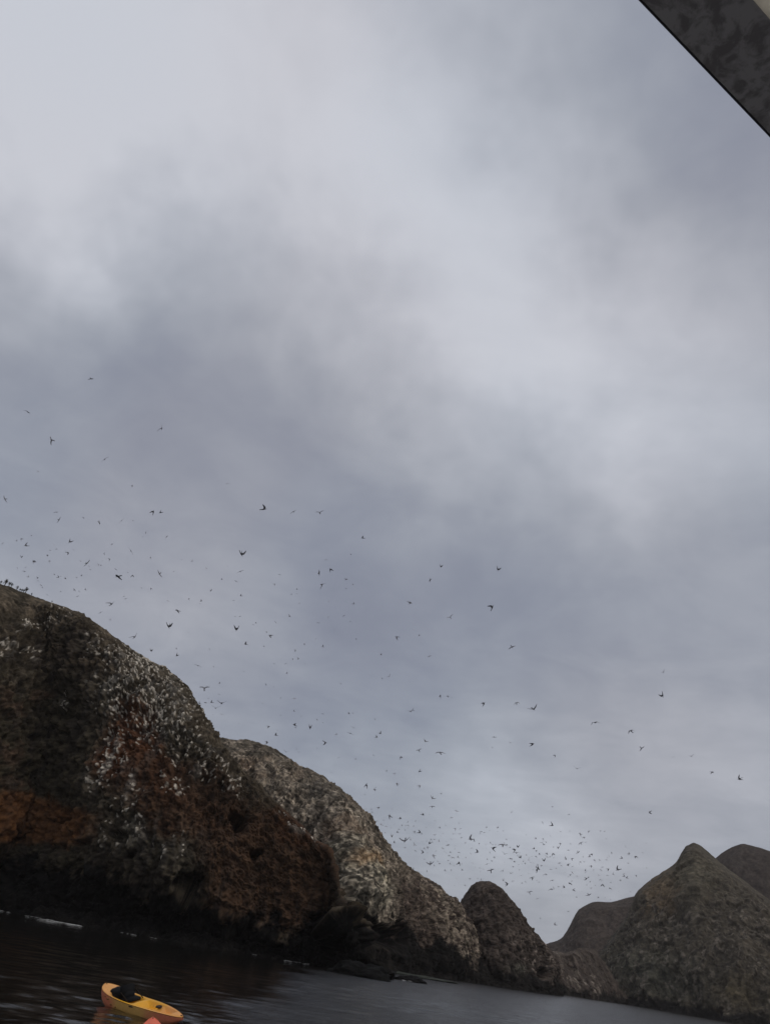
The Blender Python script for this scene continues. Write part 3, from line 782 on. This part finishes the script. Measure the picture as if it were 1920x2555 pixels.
# ------------------------------------------------------------------ birds
FEATHER = plain('dark_feathers', (.19, .188, .2), .85, .15, .3, 4)
FEATHER_HAZED = plain('hazed_feathers', (.38, .38, .4), .85, .15, .3, 4)  # paler copy: distance haze put into the feather colour of faint birds
def bird_mesh(name, up1, up2, sweep, mat, span=1.0):
    """body, neck, bill and tail as one loft; each wing a bent, tapering, thick blade. Unit wing span; x to the wing tip, y ahead, z up"""
    V, F = [], []
    st = [(-.30, .085, .006, 0), (-.22, .05, .014, 0), (-.12, .045, .036, 0), (0, .055, .05, 0), (.10, .05, .046, .004), (.17, .03, .03, .014), (.22, .027, .028, .02), (.255, .018, .018, .018), (.29, .007, .008, .008), (.335, .003, .003, .0)]
    n = 8
    for (y, w, h, dz) in st:
        for i in range(n):
            a = 6.283 * i / n; V.append((w * math.cos(a), y, dz + h * math.sin(a)))
    for k in range(len(st) - 1):
        for i in range(n):
            F.append((k * n + i, k * n + (i + 1) % n, (k + 1) * n + (i + 1) % n, (k + 1) * n + i))
    F.append(tuple(range(n))[::-1]); F.append(tuple((len(st) - 1) * n + i for i in range(n)))
    for sd in (-1, 1):
        k0 = len(V); rows = []
        x = z = 0; prev = 0
        for t in (0.0, .16, .33, .5, .68, .85, 1.0):
            el = up1 if t < .42 else up2
            dl = (t - prev) * .5; x += dl * math.cos(el); z += dl * math.sin(el); prev = t
            ch = (.185, .18, .17, .15, .12, .085, .02)[len(rows)]
            yc = .05 + (.07 * math.sin(min(t / .45, 1) * 1.57) - sweep * max(0, t - .4))
            th = .014 * (1 - .7 * t)
            rows.append([(sd * x, yc + ch * .5, z), (sd * x, yc + ch * .15, z + th), (sd * x, yc - ch * .5, z - .002), (sd * x, yc + ch * .1, z - th)])
        for r_ in rows: V.extend(r_)
        for k in range(len(rows) - 1):
            for i in range(4):
                f = (k0 + k * 4 + i, k0 + k * 4 + (i + 1) % 4, k0 + k * 4 + 4 + (i + 1) % 4, k0 + k * 4 + 4 + i)
                F.append(f if sd < 0 else f[::-1])
        F.append(tuple(k0 + i for i in range(4))); F.append(tuple(k0 + 24 + i for i in range(4)))
    me = bpy.data.meshes.new(name)
    me.from_pydata(V, [], F); me.update(); me.materials.append(mat)
    return me
POSE = {'flat': (.10, -.10), 'arch': (.42, -.62), 'vee': (.62, .40), 'down': (-.35, -.55), 'high': (1.0, .75)}
BM = {(p, q): bird_mesh('seabird_' + p, a, b, .30, (FEATHER, FEATHER_HAZED)[q]) for p, (a, b) in POSE.items() for q in (0, 1)}
BIRDS = """228,945,15.2,-5,a 70,1028,18.5,35,g 404,1069,20.2,-58,g 131,1098,21.1,85,G 262,1146,19.4,-35,g 96,1177,10.1,0,f 567,1207,17.7,-12,h 331,1212,8.4,-75,f
14,1245,16,65,g 657,1271,15.2,-5,b 400,1277,10.1,-60,b 732,1277,16,-30,g 141,1278,16,-10,h 383,1279,11.8,-75,b 798,1280,17,-10,v 147,1297,14.3,-60,g
304,1299,16,-38,g 248,1303,11.8,85,b 79,1336,5.9,0,f 357,1339,6.7,0,f 416,1339,9.3,-50,f 906,1343,9.3,0,b 53,1346,8.4,80,f 43,1348,6.7,70,f
174,1350,11.8,-75,b 7,1356,8.4,-50,f 280,1358,9.3,-40,f 135,1360,8.4,70,f 67,1362,11,0,b 142,1370,9.3,0,f 327,1375,16.8,60,g 168,1378,10.1,10,b
601,1381,17.7,65,b 120,1387,7.6,-60,f 53,1389,8.4,70,f 377,1393,11,70,f 274,1397,8.4,-60,f 453,1397,5.9,0,f 813,1397,13.5,0,f 256,1399,6.7,0,f
123,1401,7.6,80,f 83,1402,9.3,80,b 217,1405,19.4,-48,g 246,1409,9.3,70,f 1098,1412,9.3,80,b 44,1417,6.7,60,f 515,1418,8.4,50,f 1240,1419,11.8,80,B
823,1423,11,85,b 600,1426,16.8,-20,h 796,1430,15.2,85,b 399,1431,17.7,60,g 329,1437,10.1,-50,f 204,1437,6.7,0,f 296,1438,17.7,-15,B 72,1438,7.6,70,f
152,1438,6.7,0,f 984,1438,11.8,-65,f 94,1441,7.6,30,f 145,1441,8.4,0,f 163,1444,7.6,20,f 863,1445,9.3,15,b 554,1446,6.7,0,f 1072,1447,10.1,85,B
684,1457,7.6,0,f 803,1458,21.9,-45,G 103,1460,8.4,30,f 378,1468,7.6,40,f 741,1471,5.1,0,f 214,1472,6.7,0,f 1064,1476,5.9,0,f 740,1481,9.3,0,f
602,1487,8.4,0,f 313,1494,6.7,0,f 314,1494,6.7,0,f 583,1498,8.4,0,f 419,1499,11,30,f 501,1500,8.4,10,f 819,1500,7.6,0,f 1021,1503,13.5,25,B
746,1506,6.7,0,f 881,1507,7.6,20,f 278,1508,21.9,-10,v 1227,1517,15.2,-65,B 444,1524,14.3,10,B 251,1528,12.6,-30,f 722,1536,11,60,f 819,1540,9.3,-70,f
1123,1541,18.5,-30,h 276,1547,5.9,0,f 794,1554,8.4,10,f 639,1555,5.9,0,f 419,1561,16.8,65,B 593,1568,15.2,-60,B 1031,1571,8.4,0,f 676,1585,12.6,0,B
1046,1586,6.7,0,f 991,1589,11,5,B 336,1590,21.9,-30,v 788,1594,7.6,-60,f 614,1608,10.1,5,b 805,1612,9.3,-50,f 1276,1614,18.5,-25,a 376,1622,11.8,70,f
441,1633,9.3,-70,b 951,1634,7.6,0,f 1071,1637,14.3,-20,h 744,1642,8.4,40,f 760,1656,11.8,60,f 494,1661,19.4,20,h 1654,1677,12.5,-45,v
970,1688,14.3,-40,h 547,1704,8.4,-45,f 850,1706,5.9,0,f 510,1719,21.1,0,v 814,1728,5.9,0,f 481,1733,9.3,20,f 1652,1733,13.1,80,B 1117,1737,8.4,0,f
1098,1738,10.1,80,B 1127,1740,7.6,0,f 734,1743,11.8,5,f 819,1749,5.9,0,f 513,1753,7.6,0,b 529,1753,7.6,0,b 553,1755,21.1,5,g 1288,1755,14.3,-15,a
499,1756,9.3,0,f 1545,1756,7.5,0,f 1206,1758,11.8,-60,B 538,1767,18.5,5,v 1329,1769,22.7,-25,v 1024,1775,21.1,-18,h 734,1775,6.7,0,f
553,1782,17.7,15,h 1484,1803,23.8,-10,g 596,1805,6.7,0,f 609,1806,9.3,10,f 736,1810,11,20,b 669,1812,9.3,10,b 772,1813,11.8,80,B 882,1816,16,5,h
693,1822,6.7,0,f 1574,1825,18.8,-20,a 874,1830,18.5,20,h 947,1830,11,20,f 838,1833,6.7,0,f 689,1835,9.3,5,b 1232,1839,11,0,g 938,1840,10.1,0,f
1060,1849,12.6,30,v 810,1851,14.3,30,f 1272,1853,5.9,0,f 1326,1859,12.6,-30,B 1598,1866,15,-45,G 1045,1873,11.8,-20,v 713,1876,15.2,20,h
1098,1879,21.9,3,g 1382,1885,7.6,10,b 1723,1887,13.1,-10,v 1678,1889,8.8,-5,a 999,1891,11,-70,f 869,1909,5.1,0,f 1438,1918,16.3,12,g
1046,1923,9.3,-60,b 1774,1926,10,0,B 984,1931,9.3,-10,f 1845,1945,14.4,5,B 991,1956,8.4,5,b 912,1959,12.6,-50,B 1045,1961,11,0,f 935,1970,11,15,f
1283,1974,7.6,0,f 1078,1991,13.5,35,v 1078,2013,12.6,0,g 943,2015,8,0,b 926,2019,4.2,0,f 912,2019,5.5,0,f 1138,2023,11.8,20,h 1621,2026,9.4,-45,B
1053,2033,9.3,15,b 973,2037,11.8,25,b 1126,2040,11.4,-8,h 997,2043,8.4,0,b 940,2049,12.6,0,h 951,2057,14.7,20,h 983,2057,8.4,0,f 1190,2058,6.7,0,f
1375,2060,10.8,0,B 1012,2060,6.3,0,f 963,2062,8.4,0,f 1241,2064,8.1,0,f 1134,2067,8.4,0,f 995,2069,7.2,0,f 1167,2069,6.3,0,f 1255,2073,6.5,0,f
1221,2073,5.4,0,f 1033,2075,7.6,0,f 992,2077,8.4,0,f 960,2078,8.4,0,f 1018,2078,6.3,0,f 1045,2078,9.3,0,b 1197,2079,8.4,80,f 1447,2081,10.6,15,f
1447,2081,10.8,10,h 1130,2081,10.5,10,h 1146,2081,8.4,0,f 1084,2084,8.4,0,f 976,2085,10.5,85,f 1373,2086,5.4,0,f 1455,2089,8.7,0,g 1456,2090,8.1,-5,g
999,2091,7.2,0,f 1353,2093,6.5,0,f 1335,2093,7,0,f 1262,2094,6.5,0,f 1175,2094,12.6,0,b 1024,2096,6.3,0,f 1010,2097,23.2,-5,g 1183,2099,7.2,0,f
1351,2103,10.8,-20,g 984,2103,8.4,0,f 1448,2104,13.8,-30,h 1396,2104,6.5,0,b 1448,2104,11.9,-30,g 1073,2104,9.3,-30,b 1194,2104,6.3,0,f
1422,2106,4.3,0,f 1211,2108,10.8,-10,h 1033,2108,12.6,50,h 1119,2108,8.4,0,f 1253,2109,19,5,g 1134,2111,7.2,0,f 1293,2112,8.1,-60,b 1067,2114,8.4,0,f
1390,2115,7,60,b 1010,2115,7.6,0,f 1212,2116,8.1,0,f 1176,2116,7.2,0,f 1059,2117,10.5,60,f 1103,2117,10.5,40,h 1330,2118,6.5,10,b 1230,2120,12.5,45,b
1417,2121,8.1,0,f 1337,2122,5.4,0,b 1283,2123,10.8,-50,b 1107,2124,6.3,0,f 1440,2126,7.6,80,b 1602,2127,3.8,0,f 1189,2127,10.5,-10,b
1287,2128,16.2,0,g 1054,2128,8.4,-30,b 1362,2129,7,-20,b 1566,2130,6.5,0,f 1258,2131,13.5,20,v 1377,2132,9.2,-70,b 1474,2132,8.7,-20,B
1010,2133,5.5,0,f 1312,2134,4.3,0,f 1082,2135,11.8,0,f 1326,2137,8.1,0,f 1299,2138,9.2,-80,b 1469,2138,7,0,b 1586,2138,9.7,10,B 1514,2139,5.4,0,f
1142,2139,6.3,0,f 1161,2139,4.2,0,f 1127,2140,12.6,20,h 1410,2141,9.2,70,B 1273,2142,6,0,b 1427,2142,7,0,b 1549,2142,7,0,b 1058,2144,6.3,0,f
1354,2146,9.2,60,b 1482,2146,6.5,0,b 1283,2149,7,0,b 1455,2150,5.4,0,f 1395,2154,9.7,-10,h 1566,2154,8.1,0,f 1309,2154,6,0,f 1073,2155,16.8,-5,g
1146,2155,10.5,85,b 1214,2156,11.9,-15,g 1123,2156,6.3,0,f 1417,2157,9.2,-30,B 1473,2161,7,0,b 1342,2164,8.1,70,b 1612,2165,3.8,0,f 1515,2168,8.1,0,b
1031,2168,5.5,0,f 1373,2169,8.1,0,f 1542,2170,11.9,-15,b 1295,2170,4.9,0,f 1499,2172,7,0,f 1339,2172,12.5,-80,b 1460,2173,7.6,0,f 1254,2173,10.8,-40,v
1110,2173,6.3,0,f 1224,2174,15.2,-15,g 1064,2175,6.3,0,f 1427,2177,10.8,50,h 1273,2179,10.8,10,v 1556,2180,8.1,0,f 1529,2182,6.5,0,f
1358,2182,14.1,-25,h 1585,2184,5.4,0,b 1300,2184,9.7,-15,g 1555,2187,6.5,0,b 1325,2190,9.7,-15,b 1461,2191,8.7,20,b 1563,2191,6.5,20,b
1191,2191,5.1,0,f 1172,2192,7.2,0,f 1138,2192,5.1,0,f 1547,2196,6.5,0,f 1254,2196,8.1,60,f 1200,2196,5.9,0,f 1377,2197,11.9,-12,g 1278,2199,13.5,-15,h
1471,2199,5.4,0,f 1621,2199,4.3,0,f 1422,2205,10.8,25,B 1264,2208,10.8,-40,b 1504,2209,9.2,60,b 1484,2209,5.4,0,f 1405,2211,8.1,60,f
1522,2217,8.1,20,b 1430,2219,8.1,-40,b 1375,2219,16.2,-5,g 1541,2225,7,0,f 1571,2225,6,0,f 1449,2225,6.5,0,f 1320,2228,16.2,-8,h 1467,2232,12.5,-20,g
1491,2240,6.5,0,f 1509,2240,7,0,f 1340,2242,11.9,-5,h 1522,2245,6.5,0,f 1347,2291,6,0,f 1385,2308,8.1,0,b"""
LABELS = {
(228,945):'highest bird of all|, wings arched, alone in the dark cloud',
(70,1028):'slanting bird second highest in the sky|, near the left edge',
(404,1069):'steeply banked bird high above the cliff|, right of the highest ones',
(131,1098):'bird banked upright high at left|, its wings held vertical',
(262,1146):'banked bird between the highest birds and the flock|',
(14,1245):'banked bird touching the left edge|, above the flock',
(657,1271):'leftmost of three birds in a row|, high over the headland',
(732,1277):'middle one of three birds in a row|, high over the headland',
(798,1280):'rightmost of three birds in a row|, wings raised in a vee',
(304,1299):'slanted bird left of the close pair|, above the cliff',
(383,1279):'left bird of the close pair|, side by side above the cliff',
(400,1277):'right bird of the close pair|, side by side above the cliff',
(601,1381):'lone dark banked bird below the row of three|',
(217,1405):'long winged slanting bird low over the left cliff|',
(296,1438):'darkest bird above the left cliff crest|, thick bodied',
(399,1431):'banked bird right of the darkest above the cliff|',
(1240,1419):'upright dark bird right of the upper flock|, farthest of them',
(803,1458):'large dark slanting bird above the headland|, with long bent wings',
(1227,1517):'dark banked bird below the upright one at right|',
(1021,1503):'dark swept wing bird in mid sky|',
(278,1508):'shallow vee bird over the cliff slope|',
(336,1590):'dark raised wing bird close over the cliff slope|',
(444,1524):'dark bird with one wing up|, right of the cliff slope',
(419,1561):'banked dark bird off the middle cliff slope|',
(593,1568):'dark steeply banked bird right of the cliff|, above the headland',
(676,1585):'dark level bird above the headland|, right of the steeply banked one',
(991,1589):'round dark bird below mid sky|, alone',
(1276,1614):'arched bird alone in the right middle sky|',
(510,1719):'level vee bird near the steep cliff edge|',
(553,1755):'long level bird near the cliff edge|, right of two dots',
(538,1767):'shallow vee bird under the two dots|, near the cliff edge',
(1329,1769):'long winged glider before the bright cloud|',
(1288,1755):'arched bird left of the bright cloud glider|',
(1206,1758):'dark wings up bird left of the bright cloud|',
(1654,1677):'upper of two stacked birds above the peak|',
(1652,1733):'lower of two stacked birds above the peak|',
(1484,1803):'thin straight winged glider in the right sky|',
(1574,1825):'dark arched glider in the right sky|',
(1598,1866):'dark diagonal bird below the arched glider|, at right',
(1723,1887):'upturned wing bird over the peak|, right of a small one',
(1678,1889):'small arched bird over the peak|, left of the upturned wing bird',
(1774,1926):'dark level bird second from the right edge|',
(1845,1945):'darkest bird farthest right|, over the far hill',
(1438,1918):'thin pale glider left of the peak birds|',
(1621,2026):'lone dark bird between swarm and peak|',
(1375,2060):'darkest bird topping the swarm over the gap|',
(1326,1859):'dark diagonal bird alone above the swarm|',
(1098,1879):'thin level glider above the headland slope|',
(912,1959):'dark bird closest above the headland shoulder|',
(1010,2097):'long thin glider low over the headland slope|',
(1078,1991):'upturned wing bird above the headland swarm|',
}
def area(x, y):
    if y > 2060 and x > 1150: return 'tiny dark seabird in the dense swarm over the gap beside the sea stack', 'swarm over the gap by the sea stack'
    if y > 1960 and x > 880: return 'tiny grey seabird in the swarm along the lower slope of the tan headland', 'swarm along the tan headland slope'
    if x < 420 and y < 1560: return 'small seabird in the loose flock above the left end of the tall cliff', 'loose flock above the tall cliff'
    if x < 1000 and y < 1640: return 'small seabird in the thin flock high over the cliff and tan headland', 'thin flock high over the headland'
    if x < 1000: return 'small seabird in the flock close above the crest of the tan headland', 'flock close above the tan headland crest'
    return 'small seabird in the sparse flock in the open sky right of the headland', 'sparse flock in the open sky at right'
def build_birds():
    r4 = random.Random(21)
    L = [t.split(',') for t in BIRDS.split()]
    L = [(float(a), float(b), float(c), float(d), e) for a, b, c, d, e in L]
    L.sort(key=lambda t: -t[2] * (1.25 if t[4] not in 'fh' else 1))
    allM = []
    for (x, y, px, ang, k) in L:
        faint = k in 'fh'
        wing_seen = k in 'gGhav'
        if k == 'f': wing_seen = r4.random() < .55
        pose = {'a': 'arch', 'v': 'vee', 'G': 'down'}.get(k) or r4.choice(['flat', 'arch', 'flat', 'vee'] if wing_seen else ['high', 'vee', 'down', 'arch'])
        size = r4.uniform(1.5, 1.9) if px > 11 else r4.uniform(1.2, 1.5)
        app = 1.0 if wing_seen else .72
        if pose == 'vee': app *= .9
        px = max(px, 4.6)
        ray = np.array(raydir(x, y)); zc = float(ray @ FWn)
        dist = size * app * FPX / px / zc
        if faint: dist *= 1.12
        dist = min(max(dist, 90), 520)
        size = dist * zc * px / FPX / app * (1.05 if faint else 1.28)
        c = CAMn + ray * dist
        t = R(-ang)
        A = Vector(RTn * math.cos(t) + UPn * math.sin(t)); B = Vector(-RTn * math.sin(t) + UPn * math.cos(t)); D = Vector(ray)
        if B.z < 0: B = -B
        if wing_seen:
            q = r4.uniform(.12, .5) * r4.choice((-1, 1)); s_ = r4.choice((-1, 1))
            X = (A + D * r4.uniform(-.3, .3)).normalized()
            Zv = (B + D * q).normalized()
        else:
            s_ = r4.choice((-1, 1))
            Yb = (A * s_ + D * r4.uniform(-.3, .3)).normalized()
            X = (D * r4.choice((-1, 1)) + B * r4.uniform(-.75, .75)).normalized()
            Zv = X.cross(Yb).normalized()
            if Zv.z < 0: X = -X; Zv = -Zv
            X = Yb.cross(Zv)
        Zv = (Zv - X * Zv.dot(X)).normalized()
        Yv = Zv.cross(X)
        if wing_seen and s_ < 0: X, Yv = -X, -Yv
        M = Matrix((X, Yv, Zv)).transposed().to_4x4() @ Matrix.Scale(size, 4)
        M.translation = Vector(c)
        me = BM[(pose, 1 if faint else 0)]
        allM.append((M, me, x, y, k))
    keep, rest = allM[:300], allM[300:]
    # each well-marked bird has its own words; a bird that is the nearest one on some side of it is told by that
    own, marks = {}, {}
    for (M, me, x, y, k) in allM:
        for (lx, ly), lb in LABELS.items():
            if abs(lx - x) <= 1 and abs(ly - y) <= 1:
                own[(x, y)] = lb.replace('|', ''); marks[(x, y)] = lb.split('|')[0]
    side = ['right of', 'lower right of', 'below', 'lower left of', 'left of', 'upper left of', 'above', 'upper right of']
    pts = [(x, y) for (_m, _e, x, y, _k) in allM]
    cand = []
    for (mx_, my_), short in marks.items():
        near = {}
        for (x, y) in pts:
            d = math.hypot(x - mx_, y - my_)
            if d < 1 or d > 190: continue
            o8 = int(round(math.degrees(math.atan2(y - my_, x - mx_)) / 45)) % 8
            if o8 not in near or d < near[o8][0]: near[o8] = (d, x, y)
        cand += [(d, x, y, o8, short) for o8, (d, x, y) in near.items()]
    for (d, x, y, o8, short) in sorted(cand):
        if (x, y) not in own:
            own[(x, y)] = 'nearest small bird ' + side[o8] + ' the ' + short
    for (M, me, x, y, k) in keep:
        o = bpy.data.objects.new('seabird', me); col.objects.link(o)
        o.matrix_world = M
        a, g = area(x, y)
        tag(o, own.get((x, y)) or a, 'bird', g)
    for (cx, cy, sx, sy, rot, n) in [(1330, 2145, 130, 45, 5, 130), (1040, 2110, 75, 40, 28, 80), (1500, 2190, 60, 30, 0, 18), (150, 1400, 130, 60, 0, 30), (640, 1560, 170, 120, 0, 34), (700, 1760, 140, 60, 20, 26), (1000, 1900, 160, 90, 0, 16)]:
        for _ in range(n):
            u, v = r4.gauss(0, 1) * sx, r4.gauss(0, 1) * sy
            x = cx + u * math.cos(R(rot)) - v * math.sin(R(rot)); y = cy + u * math.sin(R(rot)) + v * math.cos(R(rot))
            if y > np.interp(x, [0, 500, 560, 800, 1150, 1250, 1360, 1480, 1700], [1440, 1780, 1830, 1910, 2230, 2190, 2330, 2240, 2080]): continue
            ray = np.array(raydir(x, y)); dist = r4.uniform(330, 560)
            size = dist * r4.uniform(5.0, 8.5) / FPX
            rot_ = Matrix.Rotation(r4.uniform(-.6, .6), 4, Vector(ray)) @ Matrix.Rotation(r4.uniform(0, 6.28), 4, 'Z') @ Matrix.Rotation(r4.uniform(-.7, .7), 4, 'Y')
            rest.append((Matrix.Translation(Vector(CAMn + ray * dist)) @ rot_ @ Matrix.Scale(size * 1.15, 4), BM[(r4.choice(['flat', 'arch', 'vee']), 1)]))
    V, F = [], []
    for (M, me, *_r) in rest:
        k = len(V); V.extend(tuple(M @ v.co) for v in me.vertices); F.extend(tuple(k + i for i in p.vertices) for p in me.polygons)
    if V:
        tag(mesh_from('distant_birds', V, F, FEATHER_HAZED, smooth=False), 'faint specks of distant birds scattered through the flock', 'birds', kind='stuff')
build_birds()

# ------------------------------------------------------------------ perched bird and crest plants
from mathutils.bvhtree import BVHTree
def surf_point(P, px_, nv):
    """the highest visible crest point of a land grid at a photo column"""
    x, y = project(P[:, :nv + 6])
    mk = np.abs(x - px_) < 4
    yy = np.where(mk, y, 1e9); i = np.unravel_index(np.argmin(yy), yy.shape)
    return P[i]
p = surf_point(HEAD, 668, HEAD_NV)
o = bpy.data.objects.new('seabird', BM[('high', 0)]); col.objects.link(o)
o.matrix_world = Matrix.Translation((p[0], p[1], p[2] + .55)) @ Matrix.Rotation(R(-70), 4, 'Z') @ Matrix.Rotation(R(35), 4, 'X') @ Matrix.Scale(2.3, 4)
tag(o, 'dark bird alighting on the crest of the tan headland with raised wings', 'bird')
LEAF = plain('plant_leaves', (.075, .072, .05), .9, .15, .35, 5)
STEM = plain('plant_stem', (.07, .055, .042), .95, .1, .3, 8)
def plant(px_, h, label, group, sd):
    r5 = random.Random(sd)
    p = surf_point(CLIFF, px_, CLIFF_NV)
    root = empty('crest_plant', (p[0], p[1], p[2] - .12))
    tag(root, label, 'plant', group)
    V, F = [], []
    for k in range(5):
        t = k / 4; w = .075 * h * (1 - .55 * t)
        for i in range(6):
            V.append((w * math.cos(i * 1.047) + .05 * h * math.sin(t * 3), w * math.sin(i * 1.047), t * h * .72))
    for k in range(4):
        for i in range(6): F.append((k * 6 + i, k * 6 + (i + 1) % 6, k * 6 + 6 + (i + 1) % 6, k * 6 + 6 + i))
    mesh_from('stem', V, F, STEM, root)
    V, F = [], []
    for _ in range(90):
        az, el = r5.uniform(0, 6.283), r5.uniform(-.3, 1.5); l = h * r5.uniform(.16, .44); w = l * .10
        b0 = Vector((r5.uniform(-.12, .12) * h, r5.uniform(-.12, .12) * h, h * r5.uniform(.35, .75)))
        d = Vector((math.cos(az) * math.cos(el), math.sin(az) * math.cos(el), math.sin(el)))
        sdv = d.cross(Vector((.3, .2, 1))).normalized() * w
        k = len(V); V += [tuple(b0 - sdv * .5), tuple(b0 + d * l * .5 - sdv), tuple(b0 + d * l), tuple(b0 + d * l * .5 + sdv)]
        F.append((k, k + 1, k + 2, k + 3))
    mesh_from('crown', V, F, LEAF, root, smooth=False)
for i, (x, h, lb) in enumerate([(4, 1.0, 'bushy plant on the cliff crest at the very left edge'), (15, 1.7, 'tallest spiky plant on the cliff crest near the left edge'), (26, 1.25, None), (31, 1.2, None), (45, 1.2, 'single upright plant between two clumps on the cliff crest'), (53, .9, None), (58, .85, None), (62, .9, None), (67, 1.5, 'last tall plant at the right end of the crest row'), (82, .7, 'small low plant on the crest just right of the row'), (130, .55, 'lone tiny tuft on the bare crest of the cliff slope')]):
    plant(x, h, lb or ('leafy plant in the left clump on the cliff crest' if x < 40 else 'short plant in the close row on the cliff crest'), 'plants along the cliff crest', 40 + i)

# ------------------------------------------------------------------ the boat the picture is taken from
def build_boat():
    zc = CAM.z + .95
    a0, a1 = on_water(1592, 0, zc), on_water(1920, 343, zc)
    b0 = on_water(1876, 0, zc)
    d = (a1 - a0); d[2] = 0; d /= np.linalg.norm(d)
    nrm = np.array([d[1], -d[0], 0.0])
    if (b0 - a0) @ nrm < 0: nrm = -nrm                       # pointing in under the roof
    wb = float((b0 - a0) @ nrm)
    root = empty('tour_boat', (0, 0, 0))
    tag(root, 'boat roof with dark mottled edge slanting across the top right corner', 'boat')
    dn, nn = Vector(d), Vector(nrm)
    o0 = Vector(a0)
    def slab(nm, u0, u1, w0, w1, z0, z1, mat, bev=.0):
        bm = bmesh.new()
        bmesh.ops.create_cube(bm, size=1)
        for v in bm.verts:
            v.co = o0 + dn * (u0 + (u1 - u0) * (v.co.x + .5)) + nn * (w0 + (w1 - w0) * (v.co.y + .5)) + Vector((0, 0, -o0.z + z0 + (z1 - z0) * (v.co.z + .5)))
        bmesh.ops.recalc_face_normals(bm, faces=bm.faces)
        if bev: bmesh.ops.bevel(bm, geom=list(bm.edges), offset=bev, segments=2, affect='EDGES')
        me = bpy.data.meshes.new(nm); bm.to_mesh(me); bm.free()
        return link_mesh(nm, me, mat, root)
    # dark mottled edge band
    mt, t, b = principled('mottled_band', .7, .3)
    g = N('ShaderNodeTexCoord', t)
    na = noise(g.outputs['Object'], 34, 6, .66, t, dist=.6); nb_ = noise(g.outputs['Object'], 95, 4, .6, t)
    rp = N('ShaderNodeValToRGB', t)
    rp.color_ramp.elements[0].position, rp.color_ramp.elements[0].color = .45, (.15, .138, .144, 1)
    rp.color_ramp.elements[1].position, rp.color_ramp.elements[1].color = .57, (.275, .263, .27, 1)
    link(math_node('MULTIPLY_ADD', nb_.outputs['Fac'], .3, math_node('MULTIPLY', na.outputs['Fac'], .75, tree=t), tree=t), rp.inputs[0], t)
    link(rp.outputs[0], b.inputs['Base Color'], t)
    slab('roof_edge', -3.2, 2.6, .0024, wb, zc, zc + .008, mt)
    slab('edge_trim', -3.2, 2.6, .0, .0022, zc - .001, zc + .002, plain('trim_black', (.01, .009, .014), .5, .4, .2, 20))
    canvas = plain('roof_canvas', (.72, .68, .60), .9, .2, .45, 30)
    ct = canvas.node_tree; cb = ct.nodes['Principled BSDF']; co = ct.nodes['Material Output']
    tl = N('ShaderNodeBsdfTranslucent', ct); mx = N('ShaderNodeMixShader', ct); mx.inputs[0].default_value = .75   # daylight through the cloth
    link(cb.inputs['Base Color'].links[0].from_socket, tl.inputs['Color'], ct)
    link(cb.outputs[0], mx.inputs[1], ct); link(tl.outputs[0], mx.inputs[2], ct); link(mx.outputs[0], co.inputs['Surface'], ct)
    slab('roof_panel', -3.2, 2.6, wb + .0002, wb + 2.3, zc + .001, zc + .011, canvas)
    steel = plain('post_steel', (.45, .45, .46), .35, .5, .15, 6)
    deck_z = 1.35
    for u in (-3.0, 2.4):
        for w in (.06, wb + 2.1):
            c = o0 + dn * u + nn * w
            bm = bmesh.new(); bmesh.ops.create_cone(bm, cap_ends=True, segments=16, radius1=.025, radius2=.025, depth=zc - deck_z)
            bmesh.ops.translate(bm, verts=bm.verts, vec=(c.x, c.y, (zc + deck_z) / 2 - .001))
            me = bpy.data.meshes.new('post'); bm.to_mesh(me); bm.free()
            link_mesh('post', me, steel, root)
    white = plain('boat_white', (.7, .7, .68), .4, .5, .08, 3)
    slab('deck', -3.6, 3.0, -.75, wb + 2.5, deck_z - .08, deck_z, plain('deck_grey', (.6, .6, .58), .8, .3, .2, 8))
    # hull under the deck, sides drawn in towards the keel
    V, F = [], []
    for k, (z, ins) in enumerate(((deck_z + .3, -.03), (deck_z - .082, .0), (.6, .12), (-.2, .5), (-.6, 1.0))):
        for (u, w) in ((-3.6 + ins, -.75 + ins), (3.0 - ins, -.75 + ins), (3.9 - ins * 1.6, wb / 2 + .9), (3.0 - ins, wb + 2.5 - ins), (-3.6 + ins, wb + 2.5 - ins)):
            c = o0 + dn * u + nn * w; V.append((c.x, c.y, z))
    for k in range(4):
        for i in range(5): F.append((k * 5 + i, k * 5 + (i + 1) % 5, k * 5 + 5 + (i + 1) % 5, k * 5 + 5 + i))
    F.append(tuple(20 + i for i in range(5)))
    mesh_from('hull', V, F, white, root, smooth=False)
build_boat()

# ------------------------------------------------------------------ sea air
def build_haze():
    bm = bmesh.new(); bmesh.ops.create_cube(bm, size=1)
    me = bpy.data.meshes.new('haze')
    for v in bm.verts: v.co = Vector((v.co.x * 8200, v.co.y * 8200, -12 + 342 * (v.co.z + .5)))
    bm.to_mesh(me); bm.free()
    mt = bpy.data.materials.new('sea_air'); mt.use_nodes = True
    t = mt.node_tree; t.nodes.clear()
    pv = N('ShaderNodeVolumePrincipled', t)
    pv.inputs['Color'].default_value = (.93, .88, .85, 1)
    pv.inputs['Density'].default_value = HAZE
    out = N('ShaderNodeOutputMaterial', t); link(pv.outputs[0], out.inputs['Volume'], t)
    o = link_mesh('haze', me, mt)
    tag(o, 'thin grey sea haze between the camera and the far hills', 'haze', kind='stuff')
HAZE = .00009
build_haze()
